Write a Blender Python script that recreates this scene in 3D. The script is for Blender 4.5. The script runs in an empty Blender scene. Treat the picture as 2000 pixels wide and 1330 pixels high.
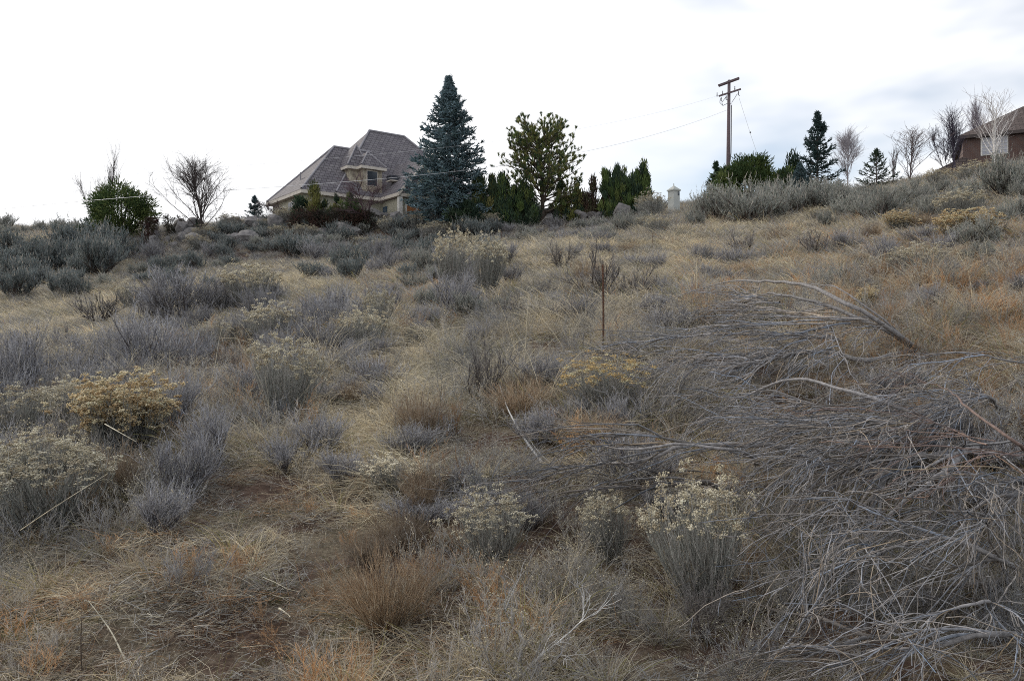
import bpy, math, time
import numpy as np
from mathutils import Vector, Matrix
RNG = np.random.default_rng(11)
SC = bpy.context.scene
COL = SC.collection
FPX = 28.0/36.0*2000.0      # focal length in pixels of the 2000 px wide photograph
Y0 = 665.0
EYE = np.zeros(3)           # the camera's eye is the origin; the ground lies 1.6 m below it

# ------------------------------------------------------------------ terrain
T_D = np.array([3, 3.7, 6, 9, 12, 20, 30, 38, 45, 52, 58, 63, 70, 90, 120, 200.])
T_PX = np.array([-700, 0, 300, 600, 1000, 1300, 1600, 1800, 2000, 2700.])
T_Y = np.array([
 [1510,1345,1040,885,795,715,655,620,590,560,530,505,485,470,500,560],
 [1500,1345,1040,880,790,700,636,600,565,535,508,486,465,452,500,560],
 [1500,1340,1030,860,770,678,612,574,548,526,503,464,458,452,500,560],
 [1500,1340,1018,838,745,640,572,545,525,502,470,432,436,452,500,560],
 [1500,1335,1005,805,706,590,522,494,490,478,462,428,434,452,500,560],
 [1480,1320,990,780,680,568,502,463,443,428,418,412,410,425,470,540],
 [1460,1305,960,750,650,532,466,433,410,399,395,392,392,410,450,530],
 [1440,1290,940,725,622,500,430,395,376,366,362,360,365,390,440,530],
 [1420,1275,922,705,602,472,398,358,340,330,327,328,340,370,430,530],
 [1400,1260,905,690,590,440,360,330,312,305,305,310,325,360,420,530]], float)
T_Z = (Y0-T_Y)/FPX*T_D[None, :]
GD = np.linspace(math.log(3), math.log(200), 220)
GP = np.linspace(-700, 2700, 171)
def _cubic(xk, yk, x):      # Catmull-Rom style interpolation (Hermite with finite-difference slopes)
    m = np.gradient(yk, xk, axis=0)
    i = np.clip(np.searchsorted(xk, x)-1, 0, len(xk)-2)
    h = xk[i+1]-xk[i]; t = (x-xk[i])/h
    sh = (len(x),)+(1,)*(yk.ndim-1); t = t.reshape(sh); h = h.reshape(sh)
    return ((2*t**3-3*t**2+1)*yk[i]+(t**3-2*t**2+t)*h*m[i]+(-2*t**3+3*t**2)*yk[i+1]+(t**3-t**2)*h*m[i+1])
_a = _cubic(np.log(T_D), T_Z.T, GD)                 # (220, ncol)
GZ = _cubic(T_PX, _a.T, GP)                         # (171, 220)
for _ in range(2):
    GZ[1:-1] = .25*GZ[:-2]+.5*GZ[1:-1]+.25*GZ[2:]
_hash = np.random.default_rng(5).random((256, 256))
def vnoise(x, y):
    xi = np.floor(x).astype(int); yi = np.floor(y).astype(int)
    fx = x-xi; fy = y-yi; fx = fx*fx*(3-2*fx); fy = fy*fy*(3-2*fy)
    h = lambda a, b: _hash[a % 256, b % 256]
    return (h(xi, yi)*(1-fx)*(1-fy)+h(xi+1, yi)*fx*(1-fy)+h(xi, yi+1)*(1-fx)*fy+h(xi+1, yi+1)*fx*fy)*2-1
def ground(x, y, bumps=True):
    x = np.asarray(x, float); y = np.asarray(y, float)
    ye = np.clip(y, 3.0, 199.)
    px = np.clip(1000+FPX*x/ye, -699, 2699)
    fd = (np.log(ye)-GD[0])/(GD[1]-GD[0]); fp = (px-GP[0])/(GP[1]-GP[0])
    i = np.clip(fp.astype(int), 0, len(GP)-2); j = np.clip(fd.astype(int), 0, len(GD)-2)
    a = fp-i; b = fd-j
    z = GZ[i, j]*(1-a)*(1-b)+GZ[i+1, j]*a*(1-b)+GZ[i, j+1]*(1-a)*b+GZ[i+1, j+1]*a*b
    if bumps:
        z = z + .07*vnoise(x*.9+7, y*.9+3) + .035*vnoise(x*2.7, y*2.7) + .13*vnoise(x*.23+40, y*.23)*np.clip(y/25, .2, 1.5) + .012*vnoise(x*8, y*8)
    return z
def gz(x, y): return float(ground(np.array([x]), np.array([y]))[0])
HITD = np.exp(np.linspace(math.log(3.2), math.log(110), 900))
def hit(px, py, h=0.0):
    """where the sight line through a pixel of the photograph first meets the ground (raised by h)"""
    x = (px-1000)/FPX*HITD; z = (Y0-py)/FPX*HITD
    g = ground(x, HITD)+h
    k = np.nonzero(z <= g)[0]
    d = HITD[k[0]] if len(k) else 62.0
    return np.array([(px-1000)/FPX*d, d, (Y0-py)/FPX*d])
def at(px, d): x = (px-1000)/FPX*d; return np.array([x, d, gz(x, d)])
def pt(px, py, d): return np.array([(px-1000)/FPX*d, d, (Y0-py)/FPX*d])

# ------------------------------------------------------------------ mesh building
class Acc:
    """collects quads and triangles with one tint per vertex, linked as ONE mesh object"""
    def __init__(s): s.v = []; s.q = []; s.t = []; s.c = []; s.n = 0
    def add(s, V, Q=None, T=None, C=(.5, .5, .5)):
        V = np.asarray(V, float).reshape(-1, 3)
        C = np.asarray(C, float)
        if C.ndim == 1: C = np.repeat(C[None, :], len(V), 0)
        s.v.append(V); s.c.append(C)
        if Q is not None and len(Q): s.q.append(np.asarray(Q, int)+s.n)
        if T is not None and len(T): s.t.append(np.asarray(T, int)+s.n)
        s.n += len(V)
    def mesh(s, name, mat, smooth=False, origin=None):
        V = np.concatenate(s.v); C = np.concatenate(s.c)
        if origin is not None: V = V-np.asarray(origin)
        Q = np.concatenate(s.q) if s.q else np.zeros((0, 4), int)
        T = np.concatenate(s.t) if s.t else np.zeros((0, 3), int)
        me = bpy.data.meshes.new(name)
        me.vertices.add(len(V)); me.vertices.foreach_set('co', V.astype(np.float32).ravel())
        nl = Q.size+T.size
        me.loops.add(nl); me.loops.foreach_set('vertex_index', np.concatenate([Q.ravel(), T.ravel()]).astype(np.int32))
        me.polygons.add(len(Q)+len(T))
        st = np.concatenate([np.arange(len(Q))*4, len(Q)*4+np.arange(len(T))*3]).astype(np.int32)
        me.polygons.foreach_set('loop_start', st)
        me.polygons.foreach_set('loop_total', np.concatenate([np.full(len(Q), 4), np.full(len(T), 3)]).astype(np.int32))
        me.update(calc_edges=True)
        if smooth: me.polygons.foreach_set('use_smooth', np.ones(len(me.polygons), bool))
        at_ = me.attributes.new('tint', 'FLOAT_COLOR', 'POINT')
        at_.data.foreach_set('color', np.concatenate([C, np.ones((len(C), 1))], 1).astype(np.float32).ravel())
        for m in (mat if isinstance(mat, (list, tuple)) else [mat]): me.materials.append(m)
        return me
def nrm(a): return a/np.maximum(np.linalg.norm(a, axis=-1, keepdims=True), 1e-9)
def rv(n): return nrm(RNG.normal(size=(n, 3)))
def tcol(C, n, k, var=.12):
    """n curves of k points: one tint per curve with a little variation"""
    C = np.asarray(C, float)
    if C.ndim == 1: C = np.repeat(C[None], n, 0)
    C = C*(1+var*RNG.normal(size=(n, 1)))
    return np.clip(np.repeat(C[:, None, :], k, 1), .005, .95)
def ribbons(acc, P, w, C, var=.12):
    n, k = P.shape[:2]
    T = nrm(np.gradient(P, axis=1))
    S = nrm(np.cross(T, rv(n)[:, None, :]))
    w = np.broadcast_to(np.asarray(w, float).reshape(-1, 1), (n, 1))*np.linspace(1, .25, k)[None, :]
    L = P-S*w[..., None]*.5; R = P+S*w[..., None]*.5
    V = np.stack([L, R], 2).reshape(-1, 3)
    b = (np.arange(n)[:, None]*k+np.arange(k-1)[None, :])*2
    Q = np.stack([b, b+1, b+3, b+2], -1).reshape(-1, 4)
    acc.add(V, Q, C=np.repeat(tcol(C, n, k, var).reshape(-1, 3), 2, 0))
def tubes(acc, P, R, C, sides=3, var=.1):
    n, k = P.shape[:2]
    T = nrm(np.gradient(P, axis=1))
    ref = np.where(np.abs(T[:, :1, 2:3]) > .8, np.array([[[1., 0, 0]]]), np.array([[[0, 0, 1.]]]))
    U = nrm(np.cross(T, ref)); W = np.cross(T, U)
    a = np.arange(sides)*2*math.pi/sides
    R = np.broadcast_to(R, (n, k))
    V = P[:, :, None, :]+R[:, :, None, None]*(U[:, :, None, :]*np.cos(a)[None, None, :, None]+W[:, :, None, :]*np.sin(a)[None, None, :, None])
    V = V.reshape(-1, 3)
    b = (np.arange(n)[:, None, None]*k+np.arange(k-1)[None, :, None])*sides
    i = np.arange(sides)[None, None, :]; j = (i+1) % sides
    Q = np.stack([b+i, b+j, b+sides+j, b+sides+i], -1).reshape(-1, 4)
    acc.add(V, Q, C=np.repeat(tcol(C, n, k, var).reshape(-1, 3), sides, 0))
def blobs(acc, P, r, C, var=.15, flat=1.0):
    n = len(P)
    O = np.array([[1,0,0],[-1,0,0],[0,1,0],[0,-1,0],[0,0,1],[0,0,-1.]])
    r = np.broadcast_to(np.asarray(r, float).reshape(-1, 1), (n, 1))
    jit = 1+.35*RNG.normal(size=(n, 6, 1))
    V = P[:, None, :]+O[None]*r[:, None, :]*jit*np.array([1, 1, flat])
    Tt = np.array([[0,2,4],[2,1,4],[1,3,4],[3,0,4],[2,0,5],[1,2,5],[3,1,5],[0,3,5]])
    Tt = (Tt[None]+np.arange(n)[:, None, None]*6).reshape(-1, 3)
    acc.add(V.reshape(-1, 3), T=Tt, C=tcol(C, n, 6, var).reshape(-1, 3))
def leaves(acc, P, D, L, w, C, var=.15):
    """one flat leaf-shaped quad per point"""
    n = len(P); S = nrm(np.cross(D, rv(n)))
    L = np.broadcast_to(np.asarray(L, float).reshape(-1, 1), (n, 1)); w = np.broadcast_to(np.asarray(w, float).reshape(-1, 1), (n, 1))
    V = np.stack([P, P+D*L*.5+S*w*.5, P+D*L, P+D*L*.5-S*w*.5], 1).reshape(-1, 3)
    acc.add(V, (np.arange(n)[:, None]*4+np.arange(4)[None]), C=tcol(C, n, 4, var).reshape(-1, 3))
def grow(P0, D0, L, k, wob=.1, bend=(0, 0, 0)):
    n = len(P0); P = np.zeros((n, k, 3)); P[:, 0] = P0; d = nrm(np.asarray(D0, float))
    L = np.broadcast_to(np.asarray(L, float), (n,)); st = (L/(k-1))[:, None]; bend = np.asarray(bend, float)
    for i in range(1, k):
        d = nrm(d+wob*RNG.normal(size=(n, 3))+bend/(k-1)); P[:, i] = P[:, i-1]+d*st
    return P
def kids(P, per, t0, t1, a0, a1, up=None, upw=0.0):
    """starting points and directions of side shoots along parent curves"""
    n, k = P.shape[:2]; idx = np.repeat(np.arange(n), per); m = len(idx)
    t = RNG.uniform(t0, t1, m)*(k-1); i = np.clip(t.astype(int), 0, k-2); f = (t-i)[:, None]
    A = P[idx, i]; B = P[idx, i+1]; T = nrm(B-A)
    a = RNG.uniform(a0, a1, m)[:, None]; perp = nrm(np.cross(T, rv(m)))
    D = T*np.cos(a)+perp*np.sin(a)
    if up is not None: D = nrm(D+np.asarray(up, float)*upw)
    return A*(1-f)+B*f, D, idx, t/(k-1)
def taper(n, k, r0, r1=None):
    r0 = np.broadcast_to(np.asarray(r0, float), (n,)); r1 = r0*.25 if r1 is None else np.broadcast_to(np.asarray(r1, float), (n,))
    return r0[:, None]+(r1-r0)[:, None]*np.linspace(0, 1, k)[None]

# ------------------------------------------------------------------ objects
def put(name, me, parent=None, loc=None, rz=0.0, scale=None):
    o = bpy.data.objects.new(name, me); COL.objects.link(o)
    if parent is not None: o.parent = parent
    if loc is not None: o.location = loc
    if rz: o.rotation_euler[2] = rz
    if scale is not None: o.scale = scale
    return o
def thing(name, label, cat, loc=(0, 0, 0), rz=0.0, group=None, me=None):
    o = put(name, me, None, loc, rz); o['label'] = label; o['category'] = cat
    if group: o['group'] = group
    return o
def struct(name, me, kind='structure', label=None):
    o = put(name, me); o['kind'] = kind
    if label: o['label'] = label; o['category'] = name.replace('_', ' ')
    return o
ORD = 'first second third fourth fifth sixth seventh eighth ninth tenth eleventh twelfth thirteenth fourteenth fifteenth sixteenth seventeenth eighteenth nineteenth twentieth'.split()
PENDING = {}
def number_later(o, text, px): PENDING.setdefault(text, []).append((px, o))
def finish_labels():
    for text, L in PENDING.items():
        L.sort(key=lambda q: q[0]); n = len(L)
        for i, (px, o) in enumerate(L):
            if n == 1: o['label'] = text
            elif n == 2: o['label'] = text+', '+('left' if i == 0 else 'right')+' of two'
            elif i == n-1: o['label'] = text+', rightmost'
            elif i == 0: o['label'] = text+', leftmost'
            else: o['label'] = text+', '+ORD[min(i, 19)]+' from left'

# ------------------------------------------------------------------ materials
def nodes(m): m.use_nodes = True; nt = m.node_tree; nt.nodes.clear(); return nt, nt.nodes, nt.links
def veg(name, transl=0.25, rough=.85, rnd=.25, patch=None, grain=False):
    m = bpy.data.materials.new(name); nt, N, L = nodes(m)
    out = N.new('ShaderNodeOutputMaterial'); b = N.new('ShaderNodeBsdfPrincipled')
    b.inputs['Roughness'].default_value = rough; b.inputs['Specular IOR Level'].default_value = .15
    at_ = N.new('ShaderNodeAttribute'); at_.attribute_name = 'tint'
    oi = N.new('ShaderNodeObjectInfo'); mr = N.new('ShaderNodeMapRange')
    mr.inputs['To Min'].default_value = 1-rnd; mr.inputs['To Max'].default_value = 1+rnd
    L.new(oi.outputs['Random'], mr.inputs['Value'])
    geo = N.new('ShaderNodeNewGeometry'); nz = N.new('ShaderNodeTexNoise')
    nz.inputs['Scale'].default_value = .9; nz.inputs['Detail'].default_value = 5
    L.new(geo.outputs['Position'], nz.inputs['Vector'])
    vm = N.new('ShaderNodeVectorMath'); vm.operation = 'SCALE'
    L.new(at_.outputs['Color'], vm.inputs[0]); L.new(mr.outputs['Result'], vm.inputs['Scale'])
    col = vm.outputs[0]
    if patch:
        mx = N.new('ShaderNodeMix'); mx.data_type = 'RGBA'; mx.blend_type = 'MULTIPLY'
        cr = N.new('ShaderNodeValToRGB'); cr.color_ramp.elements[0].position = .35; cr.color_ramp.elements[1].position = .65
        cr.color_ramp.elements[0].color = (*patch[0], 1); cr.color_ramp.elements[1].color = (*patch[1], 1)
        L.new(nz.outputs['Fac'], cr.inputs['Fac'])
        mx.inputs['Factor'].default_value = 1
        L.new(col, mx.inputs['A']); L.new(cr.outputs['Color'], mx.inputs['B']); col = mx.outputs['Result']
    if grain:       # streaks and lichen of weathered bark
        tc = N.new('ShaderNodeTexCoord'); n2 = N.new('ShaderNodeTexNoise'); n2.inputs['Scale'].default_value = 28; n2.inputs['Detail'].default_value = 6; n2.inputs['Roughness'].default_value = .7
        L.new(tc.outputs['Object'], n2.inputs['Vector']); m2 = N.new('ShaderNodeMapRange'); m2.inputs['From Min'].default_value = .3; m2.inputs['From Max'].default_value = .7; m2.inputs['To Min'].default_value = .45; m2.inputs['To Max'].default_value = 1.45
        L.new(n2.outputs['Fac'], m2.inputs['Value']); v2 = N.new('ShaderNodeVectorMath'); v2.operation = 'SCALE'; L.new(col, v2.inputs[0]); L.new(m2.outputs[0], v2.inputs['Scale']); col = v2.outputs[0]
        bp = N.new('ShaderNodeBump'); bp.inputs['Strength'].default_value = .7; bp.inputs['Distance'].default_value = .01; L.new(n2.outputs['Fac'], bp.inputs['Height']); L.new(bp.outputs[0], b.inputs['Normal'])
    L.new(col, b.inputs['Base Color'])
    if transl > 0:
        tr = N.new('ShaderNodeBsdfTranslucent'); mix = N.new('ShaderNodeMixShader'); mix.inputs[0].default_value = transl
        L.new(col, tr.inputs['Color']); L.new(b.outputs[0], mix.inputs[1]); L.new(tr.outputs[0], mix.inputs[2]); L.new(mix.outputs[0], out.inputs['Surface'])
    else: L.new(b.outputs[0], out.inputs['Surface'])
    return m
def surf(name, c1, c2=None, scale=8., rough=.8, bump=.0, bscale=40., metallic=0, spec=.3, coord='Object', detail=5):
    m = bpy.data.materials.new(name); nt, N, L = nodes(m)
    out = N.new('ShaderNodeOutputMaterial'); b = N.new('ShaderNodeBsdfPrincipled')
    b.inputs['Roughness'].default_value = rough; b.inputs['Metallic'].default_value = metallic; b.inputs['Specular IOR Level'].default_value = spec
    tc = N.new('ShaderNodeTexCoord'); nz = N.new('ShaderNodeTexNoise'); nz.inputs['Scale'].default_value = scale; nz.inputs['Detail'].default_value = detail
    L.new(tc.outputs[coord], nz.inputs['Vector'])
    cr = N.new('ShaderNodeValToRGB'); cr.color_ramp.elements[0].position = .3; cr.color_ramp.elements[1].position = .7
    cr.color_ramp.elements[0].color = (*c1, 1); cr.color_ramp.elements[1].color = (*(c2 or c1), 1)
    L.new(nz.outputs['Fac'], cr.inputs['Fac']); L.new(cr.outputs['Color'], b.inputs['Base Color'])
    if bump:
        n2 = N.new('ShaderNodeTexNoise'); n2.inputs['Scale'].default_value = bscale; n2.inputs['Detail'].default_value = 6
        L.new(tc.outputs[coord], n2.inputs['Vector']); bp = N.new('ShaderNodeBump'); bp.inputs['Strength'].default_value = bump; bp.inputs['Distance'].default_value = .03
        L.new(n2.outputs['Fac'], bp.inputs['Height']); L.new(bp.outputs[0], b.inputs['Normal'])
    L.new(b.outputs[0], out.inputs['Surface'])
    return m
def ground_mat():
    m = bpy.data.materials.new('dry_soil'); nt, N, L = nodes(m)
    out = N.new('ShaderNodeOutputMaterial'); b = N.new('ShaderNodeBsdfPrincipled'); b.inputs['Roughness'].default_value = .95; b.inputs['Specular IOR Level'].default_value = .1
    geo = N.new('ShaderNodeNewGeometry')
    def nz(s, d=6):
        n = N.new('ShaderNodeTexNoise'); n.inputs['Scale'].default_value = s; n.inputs['Detail'].default_value = d; n.inputs['Roughness'].default_value = .65
        L.new(geo.outputs['Position'], n.inputs['Vector']); return n.outputs['Fac']
    def ramp(src, stops):
        c = N.new('ShaderNodeValToRGB'); e = c.color_ramp.elements
        e[0].position, e[0].color = stops[0][0], (*stops[0][1], 1); e[1].position, e[1].color = stops[-1][0], (*stops[-1][1], 1)
        for p, q in stops[1:-1]: x = e.new(p); x.color = (*q, 1)
        L.new(src, c.inputs['Fac']); return c.outputs['Color']
    def mix(f, a, c):
        x = N.new('ShaderNodeMix'); x.data_type = 'RGBA'; L.new(f, x.inputs['Factor']); L.new(a, x.inputs['A']); L.new(c, x.inputs['B']); return x.outputs['Result']
    soil = ramp(nz(14), [(.3, (.028, .018, .014)), (.5, (.085, .054, .041)), (.75, (.19, .135, .105))])
    thatch = ramp(nz(30), [(.3, (.08, .065, .045)), (.5, (.19, .16, .115)), (.75, (.36, .31, .23))])
    moss = ramp(nz(20), [(.3, (.04, .045, .018)), (.7, (.12, .12, .04))])
    f1 = ramp(nz(1.3), [(.47, (0, 0, 0)), (.60, (1, 1, 1))]); f2 = ramp(nz(.8), [(.58, (0, 0, 0)), (.68, (.8, .8, .8))])
    c = mix(f2, mix(f1, soil, thatch), moss)
    L.new(c, b.inputs['Base Color'])
    bp = N.new('ShaderNodeBump'); bp.inputs['Strength'].default_value = 1; bp.inputs['Distance'].default_value = .04
    L.new(nz(38, 10), bp.inputs['Height']); L.new(bp.outputs[0], b.inputs['Normal']); L.new(b.outputs[0], out.inputs['Surface'])
    return m

M_GRASS = veg('dry_grass', .3, .9, .25, patch=((.72, .75, .80), (1.25, 1.19, 1.08)))
M_SAGE = veg('sage_foliage', .2, .9, .16)
M_TWIG = veg('grey_twigs', 0, .85, .18, grain=True)
M_HEAD = veg('seed_heads', .3, .9, .15)
M_BARK = veg('bark', 0, .9, .12, grain=True)
M_NEEDLE = veg('needles', .12, .8, .1)
M_SOIL = ground_mat()
STRAW = np.array([.55, .485, .36]); TAN = np.array([.41, .36, .28]); GREY = np.array([.38, .375, .365]); ORANGE = np.array([.43, .26, .14])
OLIVE = np.array([.13, .125, .05]); PALE = np.array([.74, .68, .53]); BROWN = np.array([.13, .10, .08]); LAV = np.array([.34, .34, .37])

# ------------------------------------------------------------------ world, sun, camera
def world():
    w = bpy.data.worlds.new('World'); SC.world = w; w.use_nodes = True; nt = w.node_tree; N = nt.nodes; L = nt.links; N.clear()
    out = N.new('ShaderNodeOutputWorld'); bg = N.new('ShaderNodeBackground'); bg.inputs['Strength'].default_value = .1
    sky = N.new('ShaderNodeTexSky'); sky.sky_type = 'NISHITA'; sky.sun_disc = False
    sky.sun_elevation = math.radians(SUN_EL); sky.sun_rotation = math.radians(SUN_AZ)
    tc = N.new('ShaderNodeTexCoord')
    mp = N.new('ShaderNodeMapping'); mp.inputs['Scale'].default_value = (1.6, 1.6, 4.5); mp.inputs['Location'].default_value = SKY_OFF
    nz = N.new('ShaderNodeTexNoise'); nz.inputs['Scale'].default_value = 1.7; nz.inputs['Detail'].default_value = 4
    L.new(tc.outputs['Generated'], mp.inputs['Vector']); L.new(mp.outputs[0], nz.inputs['Vector'])
    cr = N.new('ShaderNodeValToRGB'); cr.color_ramp.elements[0].position = .43; cr.color_ramp.elements[1].position = .62
    cr.color_ramp.elements[0].color = (.2, .2, .2, 1); cr.color_ramp.elements[1].color = (1, 1, 1, 1)
    L.new(nz.outputs['Fac'], cr.inputs['Fac'])
    # clearer sky towards the right (east) side of the view, thick bright cloud elsewhere
    sep = N.new('ShaderNodeSeparateXYZ'); L.new(tc.outputs['Generated'], sep.inputs[0])
    mr = N.new('ShaderNodeMapRange'); mr.inputs['From Min'].default_value = .06; mr.inputs['From Max'].default_value = .26
    mr.inputs['To Min'].default_value = 0; mr.inputs['To Max'].default_value = 1; L.new(sep.outputs['X'], mr.inputs['Value'])
    inv = N.new('ShaderNodeMath'); inv.operation = 'SUBTRACT'; inv.inputs[0].default_value = 1; L.new(cr.outputs['Color'], inv.inputs[1])
    mul = N.new('ShaderNodeMath'); mul.operation = 'MULTIPLY'; L.new(inv.outputs[0], mul.inputs[0]); L.new(mr.outputs[0], mul.inputs[1])
    fac = N.new('ShaderNodeMath'); fac.operation = 'SUBTRACT'; fac.inputs[0].default_value = 1; L.new(mul.outputs[0], fac.inputs[1])
    mix = N.new('ShaderNodeMix'); mix.data_type = 'RGBA'
    L.new(fac.outputs[0], mix.inputs['Factor']); L.new(sky.outputs[0], mix.inputs['A'])
    mix.inputs['B'].default_value = CLOUD
    L.new(mix.outputs['Result'], bg.inputs['Color']); L.new(bg.outputs[0], out.inputs['Surface'])
SUN_EL, SUN_AZ = 30.0, -38.0
SKY_OFF = (0.3, 0.0, 0.2)
CLOUD = (8.5, 8.55, 8.7, 1)
world()
sl = bpy.data.lights.new('sun', 'SUN'); sl.energy = 1.5; sl.angle = math.radians(12); sl.color = (1, .93, .82)
so = bpy.data.objects.new('sun', sl); COL.objects.link(so)
_az, _el = math.radians(SUN_AZ), math.radians(SUN_EL)
sd = Vector((math.sin(_az)*math.cos(_el), math.cos(_az)*math.cos(_el), math.sin(_el)))
so.rotation_euler = sd.to_track_quat('Z', 'Y').to_euler()
cam = bpy.data.cameras.new('camera'); cam.lens = 28; cam.sensor_width = 36; cam.clip_end = 2000; cam.clip_start = .05
co = bpy.data.objects.new('camera', cam); COL.objects.link(co); co.rotation_euler = (math.pi/2, 0, 0); SC.camera = co
SC.view_settings.view_transform = 'Standard'; SC.view_settings.look = 'None'; SC.view_settings.exposure = .40; SC.view_settings.gamma = 1
SC.render.engine = 'CYCLES'
SC.cycles.max_bounces = 4; SC.cycles.diffuse_bounces = 2; SC.cycles.glossy_bounces = 2; SC.cycles.transmission_bounces = 3
SC.cycles.use_denoising = False; SC.cycles.sample_clamp_indirect = 2.5; SC.cycles.sample_clamp_direct = 4
SC.cycles.pixel_filter_type = 'BLACKMAN_HARRIS'; SC.cycles.filter_width = 1.0

# ------------------------------------------------------------------ ground sheet
def build_ground():
    u = np.linspace(-1, 1, 420); x = np.sinh(u*4.2)/math.sinh(4.2)*420
    v = np.linspace(0, 1, 460); y = -30+np.where(v < .08, v/.08*32, 0)+np.where(v >= .08, 32+(np.exp((v-.08)/.92*4.6)-1)/(math.exp(4.6)-1)*560, 0)
    X, Y = np.meshgrid(x, y); Z = ground(X, Y)
    V = np.stack([X, Y, Z], -1).reshape(-1, 3); ny, nx = X.shape
    i = (np.arange(ny-1)[:, None]*nx+np.arange(nx-1)[None]); Q = np.stack([i, i+1, i+1+nx, i+nx], -1).reshape(-1, 4)
    a = Acc(); a.add(V, Q, C=(.2, .16, .12)); struct('ground', a.mesh('ground', M_SOIL, True))
build_ground()
# ------------------------------------------------------------------ grass and litter (stuff, instanced tufts)
PROTO = bpy.data.collections.new('grass_tufts')      # not linked to the scene: only a source for the grass
PN = {}
def proto(key, acc, mat=None):
    me = acc.mesh('tuft', mat or M_GRASS); o = bpy.data.objects.new('p%03d_%s' % (len(PROTO.objects), key), me)
    PN.setdefault(key, []).append(len(PROTO.objects)); PROTO.objects.link(o)
def tuft(n, h, spread, w, cols, lean=.35, droop=.5, k=5, hv=.35):
    a = Acc(); r = np.abs(RNG.normal(size=n))*spread; th = RNG.uniform(0, 2*math.pi, n)
    P0 = np.stack([r*np.cos(th), r*np.sin(th), np.full(n, -.03)], 1)
    D = nrm(np.stack([np.cos(th)*lean*r/spread+RNG.normal(size=n)*lean*.6, np.sin(th)*lean*r/spread+RNG.normal(size=n)*lean*.6, np.ones(n)], 1))
    L = h*np.clip(1+hv*RNG.normal(size=n), .3, 1.8)
    g = nrm(D*np.array([1, 1, 0])+.001)*droop; P = grow(P0, D, L, k, .09, 0*g[0])
    t = np.linspace(0, 1, k)[None, :, None]
    P = P+g[:, None, :]*L[:, None, None]*t**2*.5*np.array([1, 1, 0])-np.array([0, 0, 1])*L[:, None, None]*t**2.2*droop*.45
    cols = np.asarray(cols); C = cols[RNG.integers(0, len(cols), n)]
    ribbons(a, P, w*RNG.uniform(.6, 1.4, n), C, .16)
    return a
def thatch(n, r, w, cols, L=.25, lift=.05):
    a = Acc(); P0 = np.stack([RNG.normal(size=n)*r, RNG.normal(size=n)*r, RNG.uniform(0, lift, n)], 1)
    th = RNG.normal(size=n)*1.0+RNG.uniform(0, 6.3); D = np.stack([np.cos(th), np.sin(th), RNG.normal(size=n)*.22+.1], 1)
    P = grow(P0, D, L*RNG.uniform(.4, 1.6, n), 4, .25, (0, 0, -.25))
    cols = np.asarray(cols); ribbons(a, P, w*RNG.uniform(.6, 1.5, n), cols[RNG.integers(0, len(cols), n)], .2)
    return a
def weed(ns, h, cols, r=.0012, heads=None, spread=.08, twig=8):
    a = Acc(); th = RNG.uniform(0, 6.3, ns); rr = np.abs(RNG.normal(size=ns))*spread
    P0 = np.stack([rr*np.cos(th), rr*np.sin(th), np.full(ns, -.02)], 1); D = np.stack([np.cos(th)*.35, np.sin(th)*.35, np.ones(ns)], 1)
    cols = np.asarray(cols)
    S = grow(P0, D, h*RNG.uniform(.6, 1.3, ns), 6, .12); tubes(a, S, taper(ns, 6, r*1.5, r*.7), cols[RNG.integers(0, len(cols), ns)])
    p, d, i, t = kids(S, twig, .35, 1, .3, .9, (0, 0, 1), .3); B = grow(p, d, h*.3*RNG.uniform(.4, 1.3, len(p)), 4, .15); ribbons(a, B, r*1.8, cols[RNG.integers(0, len(cols), len(p))])
    p, d, i, t = kids(B, 3, .3, 1, .3, 1., (0, 0, 1), .2); B2 = grow(p, d, h*.12*RNG.uniform(.4, 1.3, len(p)), 3, .15); ribbons(a, B2, r*1.4, cols[RNG.integers(0, len(cols), len(p))])
    if heads is not None: blobs(a, B2[RNG.random(len(B2)) < .6][:, -1], r*2.6, heads)
    return a
GREYTAN = (GREY+TAN)/2
for i in range(4): proto('bunch', tuft(105, .30, .055, .0042, [STRAW*.9, TAN, GREYTAN, GREY, BROWN*1.8, OLIVE*1.8], .4, .6))
for i in range(4): proto('fine', tuft(130, .20, .09, .0034, [TAN, GREYTAN, GREY, STRAW*.85, OLIVE*2], .6, .8))
for i in range(3): proto('long', tuft(130, .55, .06, .0030, [STRAW, STRAW*1.1, TAN, PALE*.9], .3, .8, 6))
for i in range(3): proto('pale', tuft(110, .28, .07, .0042, [PALE, PALE*.9, STRAW], .6, .9))
for i in range(4): proto('mat', thatch(120, .13, .0040, [TAN, GREYTAN, BROWN*1.9, STRAW*.8, GREY, GREY*.7], .14))
for i in range(2): proto('palemat', thatch(170, .16, .0032, [PALE*.85, STRAW, TAN, GREY*1.3]))
for i in range(3): proto('orange', weed(16, .26, [ORANGE, ORANGE*.8, ORANGE*1.15+.02, TAN], .0016, None, .05, 9))
for i in range(2): proto('orangemat', thatch(150, .14, .0026, [ORANGE, ORANGE*.7, BROWN*1.5, TAN], .16, .07))
for i in range(3): proto('weed', weed(9, .36, [GREY*1.1, GREYTAN, GREY*.8], .0018, PALE*.8, .07, 9))
for i in range(3): proto('greyweed', weed(15, .30, [LAV, GREY*.7, GREY, GREYTAN], .0018, None, .07, 9))
for i in range(2): proto('moss', tuft(180, .09, .09, .0030, [OLIVE, OLIVE*.8, OLIVE*1.3, TAN*.7], .8, .6, 3))
for i in range(2): proto('stalk', tuft(9, .75, .05, .0042, [STRAW*1.1, PALE*.8], .25, .35, 6))
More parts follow.
